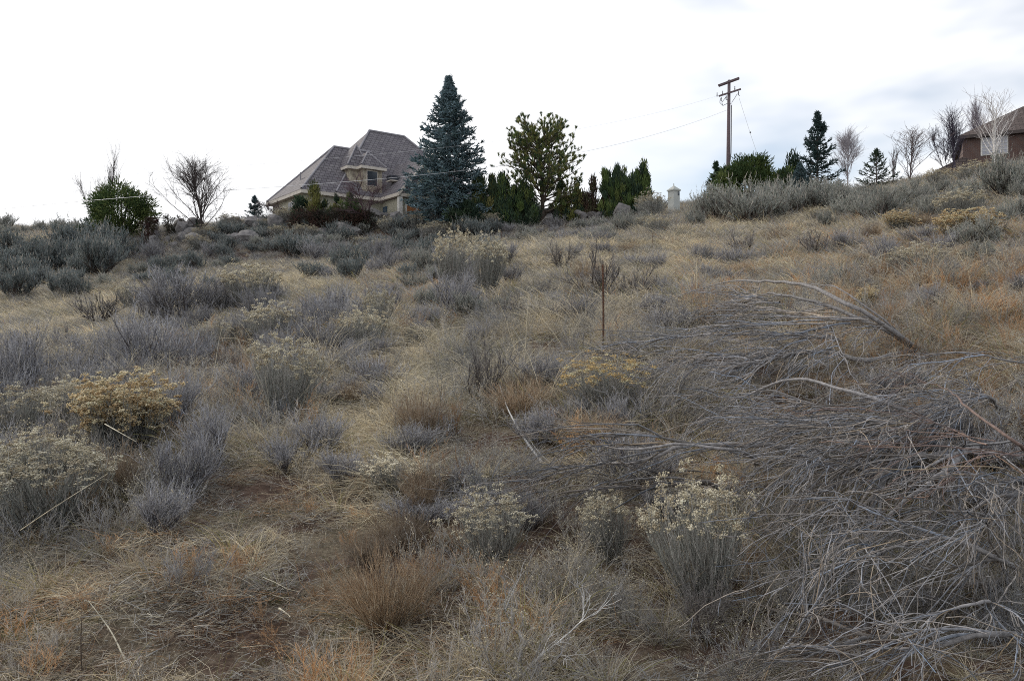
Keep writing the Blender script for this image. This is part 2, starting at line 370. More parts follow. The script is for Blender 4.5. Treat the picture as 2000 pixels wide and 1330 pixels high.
def litter(n, r, L, rad, cols):
    a = Acc(); P0 = np.stack([RNG.normal(size=n)*r, RNG.normal(size=n)*r, RNG.uniform(.0, .04, n)], 1); th = RNG.uniform(0, 6.3, n)
    P = grow(P0, np.stack([np.cos(th), np.sin(th), RNG.normal(size=n)*.1], 1), L*RNG.uniform(.3, 1.6, n), 5, .16)
    cols = np.asarray(cols); tubes(a, P, taper(n, 5, rad), cols[RNG.integers(0, len(cols), n)]); return a
def crumbs(n, r):
    a = Acc(); P = np.stack([RNG.normal(size=n)*r, RNG.normal(size=n)*r, RNG.uniform(0, .012, n)], 1); c = np.array([BROWN, BROWN*1.6, GREYTAN*.7, TAN*.8, GREY*.9, ORANGE*.5])
    blobs(a, P, .0065*RNG.uniform(.4, 1.6, n), c[RNG.integers(0, 6, n)], .2, .5); return a
for i in range(3): proto('crumb', crumbs(110, .13))
for i in range(3): proto('litter', litter(34, .2, .16, .0026, [GREY*1.15, GREYTAN, BROWN*1.3, PALE*.7]), M_TWIG)
# coarser versions of the same tufts, for the far slopes
for i in range(3): proto('far', tuft(85, .22, .15, .009, [STRAW*.9, TAN, GREYTAN, GREY, OLIVE*2.2], .6, .5, 4))
for i in range(3): proto('farpale', tuft(80, .22, .15, .010, [PALE, STRAW, PALE*.9, TAN], .5, .7, 4))
for i in range(2): proto('farorange', tuft(80, .21, .15, .009, [ORANGE, ORANGE*1.1+.03, TAN, STRAW], .5, .5, 4))
for i in range(3): proto('fargrey', tuft(85, .24, .15, .009, [GREY, GREY*.7, LAV*.9, GREYTAN*.8], .5, .5, 4))

def pix(x, y, z): return 1000+FPX*x/y, Y0-FPX*z/y
def el(px, py, cx, cy, rx, ry): return np.exp(-(((px-cx)/rx)**2+((py-cy)/ry)**2))
def scatter():
    X = []; Y = []; 
    for d0, d1, dens in ((1.5, 3.2, 14), (3.2, 5, 150), (5, 8, 95), (8, 13, 56), (13, 20, 36), (20, 32, 25), (32, 48, 15), (48, 74, 8), (74, 95, 3.0)):
        hw = lambda d: .80*d+1.2
        n = int(dens*(hw(d0)+hw(d1))*(d1-d0))
        y = np.sqrt(RNG.uniform(d0*d0, d1*d1, n)) ; x = RNG.uniform(-1, 1, n)*hw(y)
        X.append(x); Y.append(y)
    x = np.concatenate(X); y = np.concatenate(Y); z = ground(x, y); px, py = pix(x, y, z)
    n1 = vnoise(x*.55+3, y*.55); n2 = vnoise(x*.8+50, y*.8+9); n3 = vnoise(x*1.6+80, y*1.6+30); n4 = vnoise(x*.25+11, y*.25+77)
    bank = ((px > 270) & (px < 1260) & (y > 50) & (y < 66))*1.0
    n = len(x); keys = list(PN); W = {}
    near = y < 17
    bare = np.clip(el(px, py, 500, 1000, 170, 70)+el(px, py, 400, 1240, 360, 120)*1.0+el(px, py, 680, 1290, 260, 60)*.7+el(px, py, 690, 840, 60, 60)*.5+el(px, py, 1800, 520, 120, 25)*.6+el(px,py,1010,545,60,22)*.6, 0, 1)
    org = np.clip(el(px, py, 1750, 540, 330, 120)*.9+el(px, py, 1960, 760, 130, 160)*.9+el(px, py, 430, 760, 110, 60)*.8+el(px, py, 820, 560, 130, 60)*.6+el(px, py, 1440, 620, 90, 60)*.4+el(px, py, 150, 1180, 200, 80)*.7+el(px, py, 560, 1240, 320, 80)*.5+el(px, py, 800, 1080, 160, 100)*.6+el(px, py, 60, 480, 120, 14)*.6+el(px, py, 850, 480, 60, 14)*1.2, 0, 1)
    pal = np.clip(el(px, py, 1180, 500, 220, 45)+el(px, py, 800, 740, 130, 60)*.9+np.exp(-((px-585)/120)**2-((py-562+(px-585)*.28)/20)**2)*2.5+el(px, py, 60, 640, 160, 60)*.8+el(px, py, 760, 920, 60, 110)*.8+el(px, py, 690, 830, 70, 60)*.8+el(px, py, 1520, 445, 200, 25)*.7+el(px,py,60,475,120,14)*.8+el(px,py,300,590,250,50)*.4, 0, 1)
    gry = np.clip(el(px, py, 250, 760, 330, 120)*.6+el(px, py, 1650, 800, 350, 140)*.5+el(px, py, 1700, 1180, 350, 180)*.7+el(px, py, 1100, 450, 200, 22)*1.2+el(px, py, 700, 450, 350, 30)+el(px, py, 100, 530, 150, 45)*.8, 0, 1)
    def add(k, w): W[k] = np.maximum(w, 0)
    e = 1e-3
    add('bunch', (.9+1.1*n1)*(1-bare)*(1-.6*org)*near); add('fine', (1.1-.5*n1)*(1-.5*bare)*near); add('long', (.12+.4*n2)*(1-bare)*near*(y > 7.5))
    add('pale', (pal*5.0+.15+.3*(n3 > .3))*near); add('mat', (1.1+bare*2.2)*near); add('palemat', (.25+2.5*pal)*near)
    add('orange', (org*1.7+.25*(n3 > .35))*near); add('orangemat', (org*1.0+.25*(n3 > .3)+.25*bare)*near)
    add('weed', (.45+.5*n2)*(1-bare)*near); add('greyweed', (.5+1.6*gry)*(1-bare)*near*(1-.5*pal)); add('moss', (.30*(n4 > .0)+.35+.7*(n3 < -.2))*near); add('stalk', .06*near*(y > 7))
    add('litter', (.35+.7*bare+.3*gry)*near); add('crumb', (.4+4.0*bare)*(y < 9))
    fa = ~near
    add('far', (.9+.4*n1)*fa); add('farpale', (.2+5.0*pal+.3*(n1 > .2))*fa); add('farorange', (.08+1.5*org)*fa); add('fargrey', (.7+.6*(n2 > .1)+2.2*gry+6*bank)*fa)
    WW = np.stack([W[k] for k in W])+1e-6; WW = WW/WW.sum(0); cum = WW.cumsum(0); pick = (RNG.random(n)[None] > cum).sum(0).clip(0, len(W)-1)
    kk = list(W); idx = np.zeros(n, int)
    for j, k in enumerate(kk):
        s = pick == j; idx[s] = np.array(PN[k])[RNG.integers(0, len(PN[k]), s.sum())]
    low = np.isin(pick, [kk.index(k) for k in ('mat', 'palemat', 'orangemat', 'litter', 'moss', 'crumb')])
    clump = vnoise(x*1.1+20, y*1.1+60)*.6+vnoise(x*2.3+9, y*2.3+5)*.5
    pile = np.clip(el(px, py, 1500, 720, 330, 75)+el(px, py, 1750, 820, 260, 130)+el(px, py, 1450, 900, 330, 60)+el(px, py, 1720, 1040, 240, 120)*.35, 0, 1)
    keep = ((RNG.random(n) > bare*.8) | (low & (RNG.random(n) > bare*.5))) & ((RNG.random(n) > pile*.8) | low) & (RNG.random(n) > .7*bank) & (RNG.random(n) < np.clip(.78+.8*clump, .34, 1) + (y > 20)*.3)
    sc = RNG.uniform(.6, 1.5, n)*np.where(y < 17, 1, np.clip(.8+y*.012, 1, 1.6))*(1+.2*n1+.35*clump)*np.where(low, 1, 1-.4*bare)
    sc = sc*np.where((y > 13) & near, 1.15, 1)*np.interp(y, [3, 5.5, 9, 12], [.55, .72, 1.0, 1.1])
    rot = np.stack([RNG.normal(size=n)*.12, RNG.normal(size=n)*.12, RNG.uniform(0, 2*math.pi, n)], 1)
    m = keep
    V = np.stack([x, y, z], 1)[m]; me = bpy.data.meshes.new('grass_points'); me.vertices.add(len(V)); me.vertices.foreach_set('co', V.astype(np.float32).ravel())
    for nm, ty, ar in (('idx', 'INT', idx[m].astype(np.int32)), ('rot', 'FLOAT_VECTOR', rot[m].astype(np.float32)), ('scl', 'FLOAT', sc[m].astype(np.float32))):
        A = me.attributes.new(nm, ty, 'POINT'); A.data.foreach_set('vector' if ty == 'FLOAT_VECTOR' else 'value', ar.ravel())
    ob = struct('grass', me, 'stuff', 'dry straw, grey and rust coloured grass covering the whole hillside'); ob['category'] = 'grass'
    ng = bpy.data.node_groups.new('grass', 'GeometryNodeTree'); ng.interface.new_socket('Geometry', in_out='INPUT', socket_type='NodeSocketGeometry'); ng.interface.new_socket('Geometry', in_out='OUTPUT', socket_type='NodeSocketGeometry')
    N = ng.nodes; L = ng.links; gi = N.new('NodeGroupInput'); go = N.new('NodeGroupOutput')
    m2p = N.new('GeometryNodeMeshToPoints'); iop = N.new('GeometryNodeInstanceOnPoints'); ci = N.new('GeometryNodeCollectionInfo')
    ci.inputs['Collection'].default_value = PROTO; ci.inputs['Separate Children'].default_value = True; ci.inputs['Reset Children'].default_value = True
    def na(nm, ty): q = N.new('GeometryNodeInputNamedAttribute'); q.data_type = ty; q.inputs['Name'].default_value = nm; return q.outputs['Attribute']
    L.new(gi.outputs[0], m2p.inputs['Mesh']); L.new(m2p.outputs[0], iop.inputs['Points']); L.new(ci.outputs[0], iop.inputs['Instance'])
    iop.inputs['Pick Instance'].default_value = True; L.new(na('idx', 'INT'), iop.inputs['Instance Index'])
    er = N.new('FunctionNodeEulerToRotation'); L.new(na('rot', 'FLOAT_VECTOR'), er.inputs[0]); L.new(er.outputs[0], iop.inputs['Rotation'])
    L.new(na('scl', 'FLOAT'), iop.inputs['Scale']); L.new(iop.outputs[0], go.inputs[0])
    md = ob.modifiers.new('grass', 'NODES'); md.node_group = ng
    print('grass instances', len(V))
scatter()
# ------------------------------------------------------------------ shrubs: prototypes are unit sized (height 1, width about 1)
def norm_unit(P, Ps):
    """scale growth so that it is about 1 high and 1 wide; returns the factor pair"""
    q = P.reshape(-1, 3); h = np.percentile(q[:, 2], 98); w = np.percentile(np.hypot(q[:, 0], q[:, 1]), 96)*2
    f = np.array([1/w, 1/w, 1/h]); return f
def shrub(kind, seed_h=1.0):
    st = Acc(); fo = None
    if kind in ('sage', 'sagefar', 'dark'):
        fo = Acc(); n = 14; th = RNG.uniform(0, 6.3, n); D = np.stack([np.cos(th)*.9, np.sin(th)*.9, RNG.uniform(.45, 1.3, n)], 1)
        L0 = grow(np.zeros((n, 3))+RNG.normal(size=(n, 3))*.02, D, RNG.uniform(.35, .6, n), 6, .2, (0, 0, .7))
        p, d, i, t = kids(L0, 9, .25, 1, .3, 1., (0, 0, 1), .45); L1 = grow(p, d, RNG.uniform(.15, .4, len(p)), 5, .15, (0, 0, .8))
        p, d, i, t = kids(L1, 8 if kind == 'sage' else 6, .2, 1, .25, .9, (0, 0, 1), .55); L2 = grow(p, d, RNG.uniform(.08, .26, len(p)), 4, .12, (0, 0, .5))
        f = norm_unit(L2, None); L0, L1, L2 = L0*f, L1*f, L2*f
        C = [.105, .085, .075]; tubes(st, L0, taper(len(L0), 6, .018, .008), C); tubes(st, L1, taper(len(L1), 5, .006, .003), C)
        g = np.array([[.31, .325, .29], [.225, .245, .22], [.36, .35, .31], [.28, .285, .28]])*(np.array([.66, .72, .78]) if kind == 'dark' else 1)
        ribbons(fo, L2, .010 if kind == 'sage' else .016, g[RNG.integers(0, 4, len(L2))], .14)
        p, d, i, t = kids(L2, 6, .15, 1, .2, .8, (0, 0, 1), .4)
        leaves(fo, p, d, RNG.uniform(.03, .07, len(p)), .011 if kind == 'sage' else .017, g[RNG.integers(0, 4, len(p))], .16)
        m = RNG.random(len(L2)) < .22; p = L2[m][:, -1]; S = grow(p, np.tile([0, 0, 1.], (len(p), 1))+RNG.normal(size=(len(p), 3))*.15, RNG.uniform(.06, .17, len(p)), 3, .05); ribbons(fo, S, .011, [.42, .38, .33])
    elif kind == 'twiggy':        # leafless lavender grey shrub of fine upright twigs
        n = int(RNG.integers(9, 18)); th = RNG.normal(size=n)*1.3+RNG.uniform(0, 6.3); D = np.stack([np.cos(th)*.8, np.sin(th)*.8, RNG.uniform(.6, 1.5, n)], 1)
        L0 = grow(RNG.normal(size=(n, 3))*.02, D, RNG.uniform(.4, .7, n), 6, .16, (0, 0, .5))
        p, d, i, t = kids(L0, 11, .2, 1, .2, .8, (0, 0, 1), .3); L1 = grow(p, d, RNG.uniform(.2, .5, len(p)), 5, .11, (0, 0, .4))
        p, d, i, t = kids(L1, 7, .2, 1, .15, .6, (0, 0, 1), .3); L2 = grow(p, d, RNG.uniform(.08, .28, len(p)), 4, .1, (0, 0, .3))
        f = norm_unit(L2, None); L0, L1, L2 = L0*f, L1*f, L2*f
        tubes(st, L0, taper(len(L0), 6, .012, .005), [.11, .095, .09]); tubes(st, L1, taper(len(L1), 5, .0042, .002), [.15, .14, .15])
        g = np.array([[.33, .33, .355], [.25, .25, .275], [.40, .395, .41], [.35, .33, .30]])
        fo = Acc(); ribbons(fo, L2, .0075, g[RNG.integers(0, 4, len(L2))], .14)
        p, d, i, t = kids(L2, 2, .3, 1, .2, .7); L3 = grow(p, d, RNG.uniform(.04, .10, len(p)), 3, .1); ribbons(fo, L3, .0055, g[RNG.integers(0, 4, len(L3))], .14)
    elif kind == 'broom':         # dense bunch of fine brown upright stems
        n = 420; th = RNG.uniform(0, 6.3, n); rr = np.sqrt(RNG.random(n)); D = np.stack([np.cos(th)*rr*.8, np.sin(th)*rr*.8, np.ones(n)], 1)
        L0 = grow(np.stack([np.cos(th)*rr*.1, np.sin(th)*rr*.1, 0*th], 1), D, RNG.uniform(.45, 1., n), 6, .09); p, d, i, t = kids(L0, 5, .4, 1, .15, .6, (0, 0, 1), .3); L1 = grow(p, d, RNG.uniform(.06, .2, len(p)), 4, .12)
        f = norm_unit(L1, None); L0, L1 = L0*f, L1*f; g = np.array([[.30, .22, .15], [.36, .28, .20], [.24, .17, .12], [.40, .36, .30]])
        tubes(st, L0[:60], taper(60, 6, .004, .002), g[0]*.7); fo = Acc(); ribbons(fo, L0[60:], .006, g[RNG.integers(0, 4, n-60)], .15); ribbons(fo, L1, .0045, g[RNG.integers(0, 4, len(L1))], .15)
        p, d, i, t = kids(L1, 2, .5, 1, .2, .8); blobs(fo, p, .004, [.42, .33, .24])
    elif kind == 'open':          # open dead shrub, dark branching limbs in a vase
        n = 9; th = RNG.uniform(0, 6.3, n); D = np.stack([np.cos(th)*1.0, np.sin(th)*1.0, RNG.uniform(.5, 1.3, n)], 1)
        L0 = grow(RNG.normal(size=(n, 3))*.02, D, RNG.uniform(.5, .85, n), 8, .17, (0, 0, .3))
        p, d, i, t = kids(L0, 7, .25, 1, .3, .8, (0, 0, 1), .15); L1 = grow(p, d, RNG.uniform(.2, .5, len(p)), 6, .13, (0, 0, .25))
        p, d, i, t = kids(L1, 7, .25, 1, .2, .7, (0, 0, 1), .15); L2 = grow(p, d, RNG.uniform(.08, .25, len(p)), 4, .14)
        f = norm_unit(L2, None); L0, L1, L2 = L0*f, L1*f, L2*f
        tubes(st, L0, taper(len(L0), 8, .016, .005), [.085, .07, .065]); tubes(st, L1, taper(len(L1), 6, .006, .002), [.12, .105, .10])
        fo = Acc(); ribbons(fo, L2, .0075, [.26, .24, .23], .2); p, d, i, t = kids(L2, 3, .3, 1, .2, .7); L3 = grow(p, d, RNG.uniform(.03, .09, len(p)), 3, .1); ribbons(fo, L3, .0042, [.21, .20, .19], .2)
    elif kind in ('rabbit', 'tan', 'low'):      # rabbitbrush: grey-green broom stems with creamy seed heads on top
        n = 130 if kind != 'tan' else 150; th = RNG.uniform(0, 6.3, n); rr = np.sqrt(RNG.random(n)); D = np.stack([np.cos(th)*rr*.85, np.sin(th)*rr*.85, np.ones(n)], 1)
        Lh = RNG.uniform(.55, .85, n)*(1-.15*rr); L1 = grow(np.stack([np.cos(th)*rr*.08, np.sin(th)*rr*.08, np.zeros(n)], 1), D, Lh, 6, .08, (0, 0, .5))
        p, d, i, t = kids(L1, 8, .35, 1, .15, .5, (0, 0, 1), .4); L2 = grow(p, d, RNG.uniform(.12, .3, len(p)), 4, .08, (0, 0, .5))
        f = norm_unit(L2, None); L1, L2 = L1*f, L2*f
        g = np.array([[.30, .305, .28], [.23, .24, .22], [.35, .345, .32], [.31, .29, .27]])
        tubes(st, L1, taper(n, 6, .006, .003), g[RNG.integers(0, 4, n)]*.8); ribbons(st, L2, .0065, g[RNG.integers(0, 4, len(L2))], .12)
        p, d, i, t = kids(L2, 3, .1, .9, .2, .6, (0, 0, 1), .3); leaves(st, p, d, RNG.uniform(.04, .08, len(p)), .0045, g[RNG.integers(0, 4, len(p))], .15)
        fo = Acc(); tip = L2[:, -1]; rad = np.hypot(tip[:, 0], tip[:, 1]); dm = 1-.35*np.clip(rad*2, 0, 1.2)**2; top = tip[:, 2]/dm > np.quantile(tip[:, 2]/dm, .12 if kind == 'tan' else .66)
        cl = RNG.random(len(tip)) < (.95 if kind == 'tan' else .62); tp = tip[top & cl]
        m = 20 if kind == 'tan' else 17; q = np.repeat(tp, m, 0)+RNG.normal(size=(len(tp)*m, 3))*np.array([.021, .021, .013])
        hc = {'rabbit': np.array([[.66, .60, .45], [.50, .43, .31], [.78, .73, .59]]), 'tan': np.array([[.80, .66, .42], [.60, .45, .26], [.86, .76, .54]]), 'low': np.array([[.66, .50, .24], [.52, .40, .22], [.66, .6, .4]])}[kind]
        hcol = np.repeat(hc[RNG.integers(0, 3, len(tp))], m, 0); blobs(fo, q, (.0088 if kind != 'tan' else .0105)*RNG.uniform(.5, 1.5, len(q)), hcol, .14, .8)
    return st, fo
PARTS = {'sage': ('stems', 'foliage', M_TWIG, M_SAGE), 'sagefar': ('stems', 'foliage', M_TWIG, M_SAGE), 'dark': ('stems', 'foliage', M_TWIG, M_SAGE), 'twiggy': ('stems', 'twigs', M_TWIG, M_TWIG),
         'open': ('limbs', 'twigs', M_TWIG, M_TWIG), 'broom': ('stems', 'stalks', M_TWIG, M_GRASS), 'rabbit': ('stems', 'flower_heads', M_SAGE, M_HEAD), 'tan': ('stems', 'flower_heads', M_SAGE, M_HEAD), 'low': ('stems', 'flower_heads', M_SAGE, M_HEAD)}
NAMES = {'sage': 'sagebrush', 'sagefar': 'sagebrush', 'dark': 'sagebrush', 'twiggy': 'twiggy_shrub', 'open': 'dead_shrub', 'broom': 'brown_bunch_plant', 'rabbit': 'rabbitbrush', 'tan': 'rabbitbrush', 'low': 'rabbitbrush'}
CATS = {'sage': 'sagebrush', 'sagefar': 'sagebrush', 'dark': 'sagebrush', 'twiggy': 'shrub', 'open': 'dead shrub', 'broom': 'bunch plant', 'rabbit': 'rabbitbrush', 'tan': 'rabbitbrush', 'low': 'rabbitbrush'}
GROUPS = {'brown_bunch_plant': 'brown bunch plants', 'sagebrush': 'sagebrush on the hillside', 'twiggy_shrub': 'leafless grey shrubs', 'dead_shrub': 'dead open shrubs', 'rabbitbrush': 'rabbitbrush with pale seed heads'}
SH = {}
for kd, nv in (('sage', 5), ('sagefar', 4), ('dark', 5), ('twiggy', 7), ('open', 5), ('broom', 4), ('rabbit', 5), ('tan', 2), ('low', 2)):
    SH[kd] = []
    for v in range(nv):
        a, b = shrub(kd); pn = PARTS[kd]; SH[kd].append((a.mesh(pn[0], pn[2]), b.mesh(pn[1], pn[3])))
def add_shrub(kind, px, d_or_py, w_px, h_px, text, byd=False, own=False, base=None, lean=0):
    p = at(px, d_or_py) if byd else hit(px, d_or_py); p[2] = gz(p[0], p[1])
    k = p[1]/FPX; w = w_px*k; h = h_px*k
    root = bpy.data.objects.new(NAMES[kind], None); COL.objects.link(root); root.empty_display_size = .2
    root.location = (p[0], p[1], p[2]-.03*h); root.rotation_euler = (RNG.normal()*.05, lean+RNG.normal()*.06, RNG.uniform(0, 6.28)); root.scale = (w*RNG.uniform(.9, 1.15), w*RNG.uniform(.8, 1.25), h*1.05)
    root['category'] = CATS[kind]; root['group'] = GROUPS[NAMES[kind]]
    a, b = SH[kind][RNG.integers(0, len(SH[kind]))]; pn = PARTS[kind]; put(pn[0], a, root); put(pn[1], b, root)
    if own: root['label'] = text
    else: number_later(root, text, px)
    return root
# shrubs one can pick out by hand: kind, px, py of the base, width, height, label
HAND = [
 ('tan', 245, 905, 190, 145, 'rabbitbrush with a broad dome of golden tan seed heads'),
 ('rabbit', 95, 1050, 230, 150, 'large rabbitbrush with cream seed heads at the left edge below the golden one'),
 ('rabbit', 150, 850, 110, 95, 'rabbitbrush with pale heads just above the golden tan one'),
 ('rabbit', 560, 835, 130, 155, 'tall rabbitbrush with whitish heads on long stems'),
 ('rabbit', 1372, 1190, 210, 225, 'big grey green rabbitbrush with cream heads in front of the brush pile'),
 ('rabbit', 1195, 1100, 100, 115, 'rabbitbrush with a tight clump of yellow cream heads below the arching limbs'),
 ('rabbit', 965, 1110, 130, 130, 'rabbitbrush with scattered yellow heads near the tip of the lowest limb'),
 ('low', 1185, 815, 150, 100, 'ragged rabbitbrush with curled brown and yellow heads at the foot of the near steel post'),
 ('low', 690, 670, 100, 40, 'low plant with crumpled yellow brown heads in mid slope'),
 ('rabbit', 885, 575, 72, 108, 'tall rabbitbrush with a cream crown, left of its twin at mid slope'),
 ('rabbit', 950, 585, 78, 108, 'tall rabbitbrush with a cream crown left of the fence line'),
 ('rabbit', 735, 670, 56, 95, 'narrow rabbitbrush with one white plume'),
 ('rabbit', 430, 705, 90, 65, 'low rabbitbrush with a row of cream heads among lavender shrubs'),
 ('rabbit', 530, 690, 110, 85, 'rabbitbrush with cream heads below the pale strip of grass'),
 ('tan', 1885, 478, 88, 56, 'rabbitbrush with a bright yellow crown on the upper right slope'),
 ('tan', 1755, 455, 52, 36, 'small rabbitbrush with orange yellow heads on the upper slope'),
 ('rabbit', 1795, 550, 110, 62, 'pale headed rabbitbrush on the right slope beside bare dark ground'),
 ('tan', 1690, 610, 40, 42, 'small yellow headed plant above the arching top limb'),
 ('rabbit', 1835, 372, 62, 34, 'rounded rabbitbrush with pale yellow crown below the brown house'),
 ('rabbit', 1905, 362, 62, 38, 'rounded rabbitbrush with yellowish crown under the white birch'),
 ('rabbit', 1600, 440, 40, 30, 'small rabbitbrush with whitish heads under the crest sagebrush'),
 ('rabbit', 168, 478, 58, 26, 'rabbitbrush with a tan crown on the skyline beside the round green bush'),
 ('twiggy', 45, 805, 160, 150, 'large lavender grey twiggy shrub at the left edge'),
 ('twiggy', 290, 750, 170, 125, 'wide lavender grey shrub above the golden rabbitbrush'),
 ('twiggy', 200, 770, 90, 90, 'grey twiggy shrub between the two large lavender ones'),
 ('open', 190, 640, 120, 66, 'dark spiky shrub beside the tan flat on the left'),
 ('open', 75, 740, 100, 90, 'dark branched shrub with bare tips near the left edge'),
 ('twiggy', 350, 640, 160, 105, 'large grey shrub with a dark bare stem in mid slope'),
 ('twiggy', 420, 625, 110, 75, 'pale grey shrub with whitish tips behind the large grey one'),
 ('twiggy', 655, 640, 90, 80, 'slate grey shrub below the pale strip of grass'),
 ('twiggy', 330, 860, 130, 130, 'open lavender shrub with thin dark stems right of the golden rabbitbrush'),
 ('open', 930, 795, 150, 125, 'open grey shrub with thin dark stems rising from rust coloured grass'),
 ('open', 1165, 590, 160, 95, 'wide open shrub with dark forking limbs behind the near steel post'),
 ('open', 1240, 590, 120, 70, 'dark open shrub just right of the near steel post'),
 ('open', 1452, 505, 90, 56, 'dark purplish open shrub above the brush pile'),
 ('open', 1595, 505, 80, 56, 'reddish dark open shrub high on the right slope'),
 ('open', 1765, 550, 80, 62, 'dark knotted shrub on the right slope'),
 ('twiggy', 430, 915, 130, 115, 'grey shrub right of the golden rabbitbrush in the foreground'),
 ('twiggy', 560, 925, 110, 70, 'matted mound of grey dead stems in the foreground'),
 ('twiggy', 1125, 640, 120, 60, 'low grey green shrub below the open shrub by the post'),
 ('twiggy', 1320, 655, 130, 50, 'low brownish twiggy mound at the top left of the brush pile'),
 ('open', 1375, 1250, 150, 110, 'nearly black tangled dead bush at the foot of the big rabbitbrush'),
 ('twiggy', 1215, 860, 90, 80, 'dark grey bush left of the brush pile'),
 ('broom', 755, 1235, 220, 150, 'brown fine stemmed bunch in the centre foreground'),
 ('twiggy', 500, 795, 130, 90, 'grey shrub left of the tall rabbitbrush in mid slope'),
 ('twiggy', 880, 620, 110, 85, 'violet grey shrub below the twin rabbitbrushes'),
 ('open', 1015, 640, 90, 62, 'small dark spiky shrub left of the near steel post'),
 ('twiggy', 1290, 770, 100, 60, 'dusky shrub just under the brush pile edge'),
 ('dark', 315, 545, 52, 42, 'dark green sagebrush standing alone in front of the rocky bank'),
 ('dark', 383, 535, 56, 40, 'dark sagebrush right of the lone one before the rocky bank'),
 ('dark', 682, 535, 76, 52, 'dark green sagebrush below the bank under the tan house'),
 ('sage', 835, 545, 62, 52, 'grey green sagebrush below the bank left of the twin rabbitbrushes'),
 ('sage', 1220, 462, 44, 40, 'dark round blue grey sagebrush below the columnar junipers'),
 ('sage', 1368, 432, 60, 44, 'grey sagebrush just right of the pale pillar'),
 ('sage', 1400, 435, 90, 66, 'pale grey sagebrush on the crest below the utility pole'),
 ('sage', 1465, 442, 110, 76, 'largest pale sagebrush on the crest, under the spreading green bush'),
 ('sage', 1540, 425, 95, 62, 'dark green sagebrush on the crest left of the slim spruce'),
 ('sage', 1600, 418, 90, 54, 'grey green sagebrush on the crest under the slim spruce'),
 ('sage', 1655, 415, 80, 46, 'grey sagebrush on the crest under the pale round tree'),
 ('sage', 1770, 402, 84, 44, 'dark green sagebrush at the foot of the vase shaped bare tree'),
 ('sage', 1870, 425, 90, 60, 'grey sagebrush on the slope below the brown house'),
 ('sage', 1960, 400, 130, 86, 'big olive grey sagebrush on the crest at the right edge'),
 ('sage', 1992, 440, 60, 50, 'dark sagebrush cut off by the right edge'),
 ('sage', 1895, 490, 110, 56, 'dark sagebrush under the bright yellow crown on the right slope'),
 ('sage', 1700, 420, 60, 40, 'small grey sagebrush on the crest under the sparse conifer'),
]
for k, px, py, w, h, tx in HAND: add_shrub(k, px, py, w, h, tx, own=True)
# random fill per patch: phrase, px range, py range, count, kinds with weights, width range, height/width
FILL = [
 ('in the dark patch at the left edge', (0, 235), (500, 588), 20, [('dark', 1)], (56, 92), .66),
 ('on the far left skyline', (0, 150), (452, 464), 9, [('sagefar', 1)], (30, 52), .6),
 ('on the grassy bank under the round green bush', (180, 480), (490, 570), 18, [('dark', 2), ('sagefar', 1), ('twiggy', 1)], (32, 56), .6),
 ('on the bank under the bare round tree', (370, 520), (448, 500), 9, [('dark', 4), ('rabbit', 1)], (34, 56), .66),
 ('on the bank left below the tan house', (490, 640), (444, 500), 19, [('dark', 3), ('sagefar', 1), ('rabbit', 1)], (34, 56), .52),
 ('on the bank right below the tan house', (640, 790), (446, 500), 19, [('dark', 3), ('sagefar', 1), ('rabbit', 1)], (34, 56), .52),
 ('on the bank under the blue spruce', (790, 960), (442, 495), 19, [('dark', 3), ('sagefar', 1), ('rabbit', 1)], (34, 58), .64),
 ('in the hollow in front of the boulders', (980, 1240), (450, 478), 19, [('sagefar', 3), ('twiggy', 1)], (34, 56), .46),
 ('on the crest beside the pale pillar', (1215, 1380), (418, 462), 9, [('sagefar', 1), ('rabbit', .4)], (32, 60), .7),
 ('on the crest under the slim spruce', (1480, 1760), (404, 436), 13, [('sage', 1)], (46, 80), .66),
 ('on the upper right slope', (1780, 2010), (380, 470), 10, [('sage', 2), ('rabbit', 1)], (46, 84), .62),
 ('on the left mid slope', (0, 260), (715, 810), 17, [('twiggy', 3), ('open', .7)], (80, 125), .72),
 ('in the mid slope thicket', (260, 560), (600, 770), 34, [('twiggy', 4), ('rabbit', 1.2), ('open', .6)], (55, 105), .76),
 ('below the pale strip of grass', (480, 740), (620, 800), 24, [('twiggy', 3), ('rabbit', .8), ('broom', .5)], (54, 104), .74),
 ('around the twin rabbitbrushes', (740, 1010), (520, 680), 24, [('twiggy', 3), ('rabbit', .5), ('sage', .7), ('broom', .7)], (48, 84), .7),
 ('under the twin rabbitbrushes', (560, 860), (495, 560), 18, [('dark', 2), ('sage', 1), ('twiggy', 2)], (44, 74), .62),
 ('near the near steel post', (1030, 1440), (480, 640), 24, [('twiggy', 3), ('open', 1), ('broom', 1)], (46, 84), .6),
 ('on the rust coloured right slope', (1430, 2000), (450, 650), 44, [('twiggy', 2), ('open', 2), ('broom', 2), ('sage', .6)], (34, 80), .58),
 ('in the left foreground', (0, 420), (800, 1060), 13, [('rabbit', .3), ('twiggy', 3), ('broom', 1)], (110, 170), .72),
 ('in the centre foreground', (560, 1160), (720, 1130), 20, [('twiggy', 2), ('broom', 2), ('rabbit', .4)], (90, 150), .55),
 ('under the brush pile', (1150, 1980), (760, 1290), 8, [('twiggy', 1)], (110, 190), .5),
]
DESC = {'dark': 'dark sagebrush', 'sage': 'grey green sagebrush', 'sagefar': 'small grey green sagebrush', 'twiggy': 'leafless grey shrub', 'open': 'dead open shrub', 'broom': 'brown fine stemmed bunch', 'rabbit': 'pale headed rabbitbrush'}
PLACED = [(q[1], q[2]) for q in HAND]
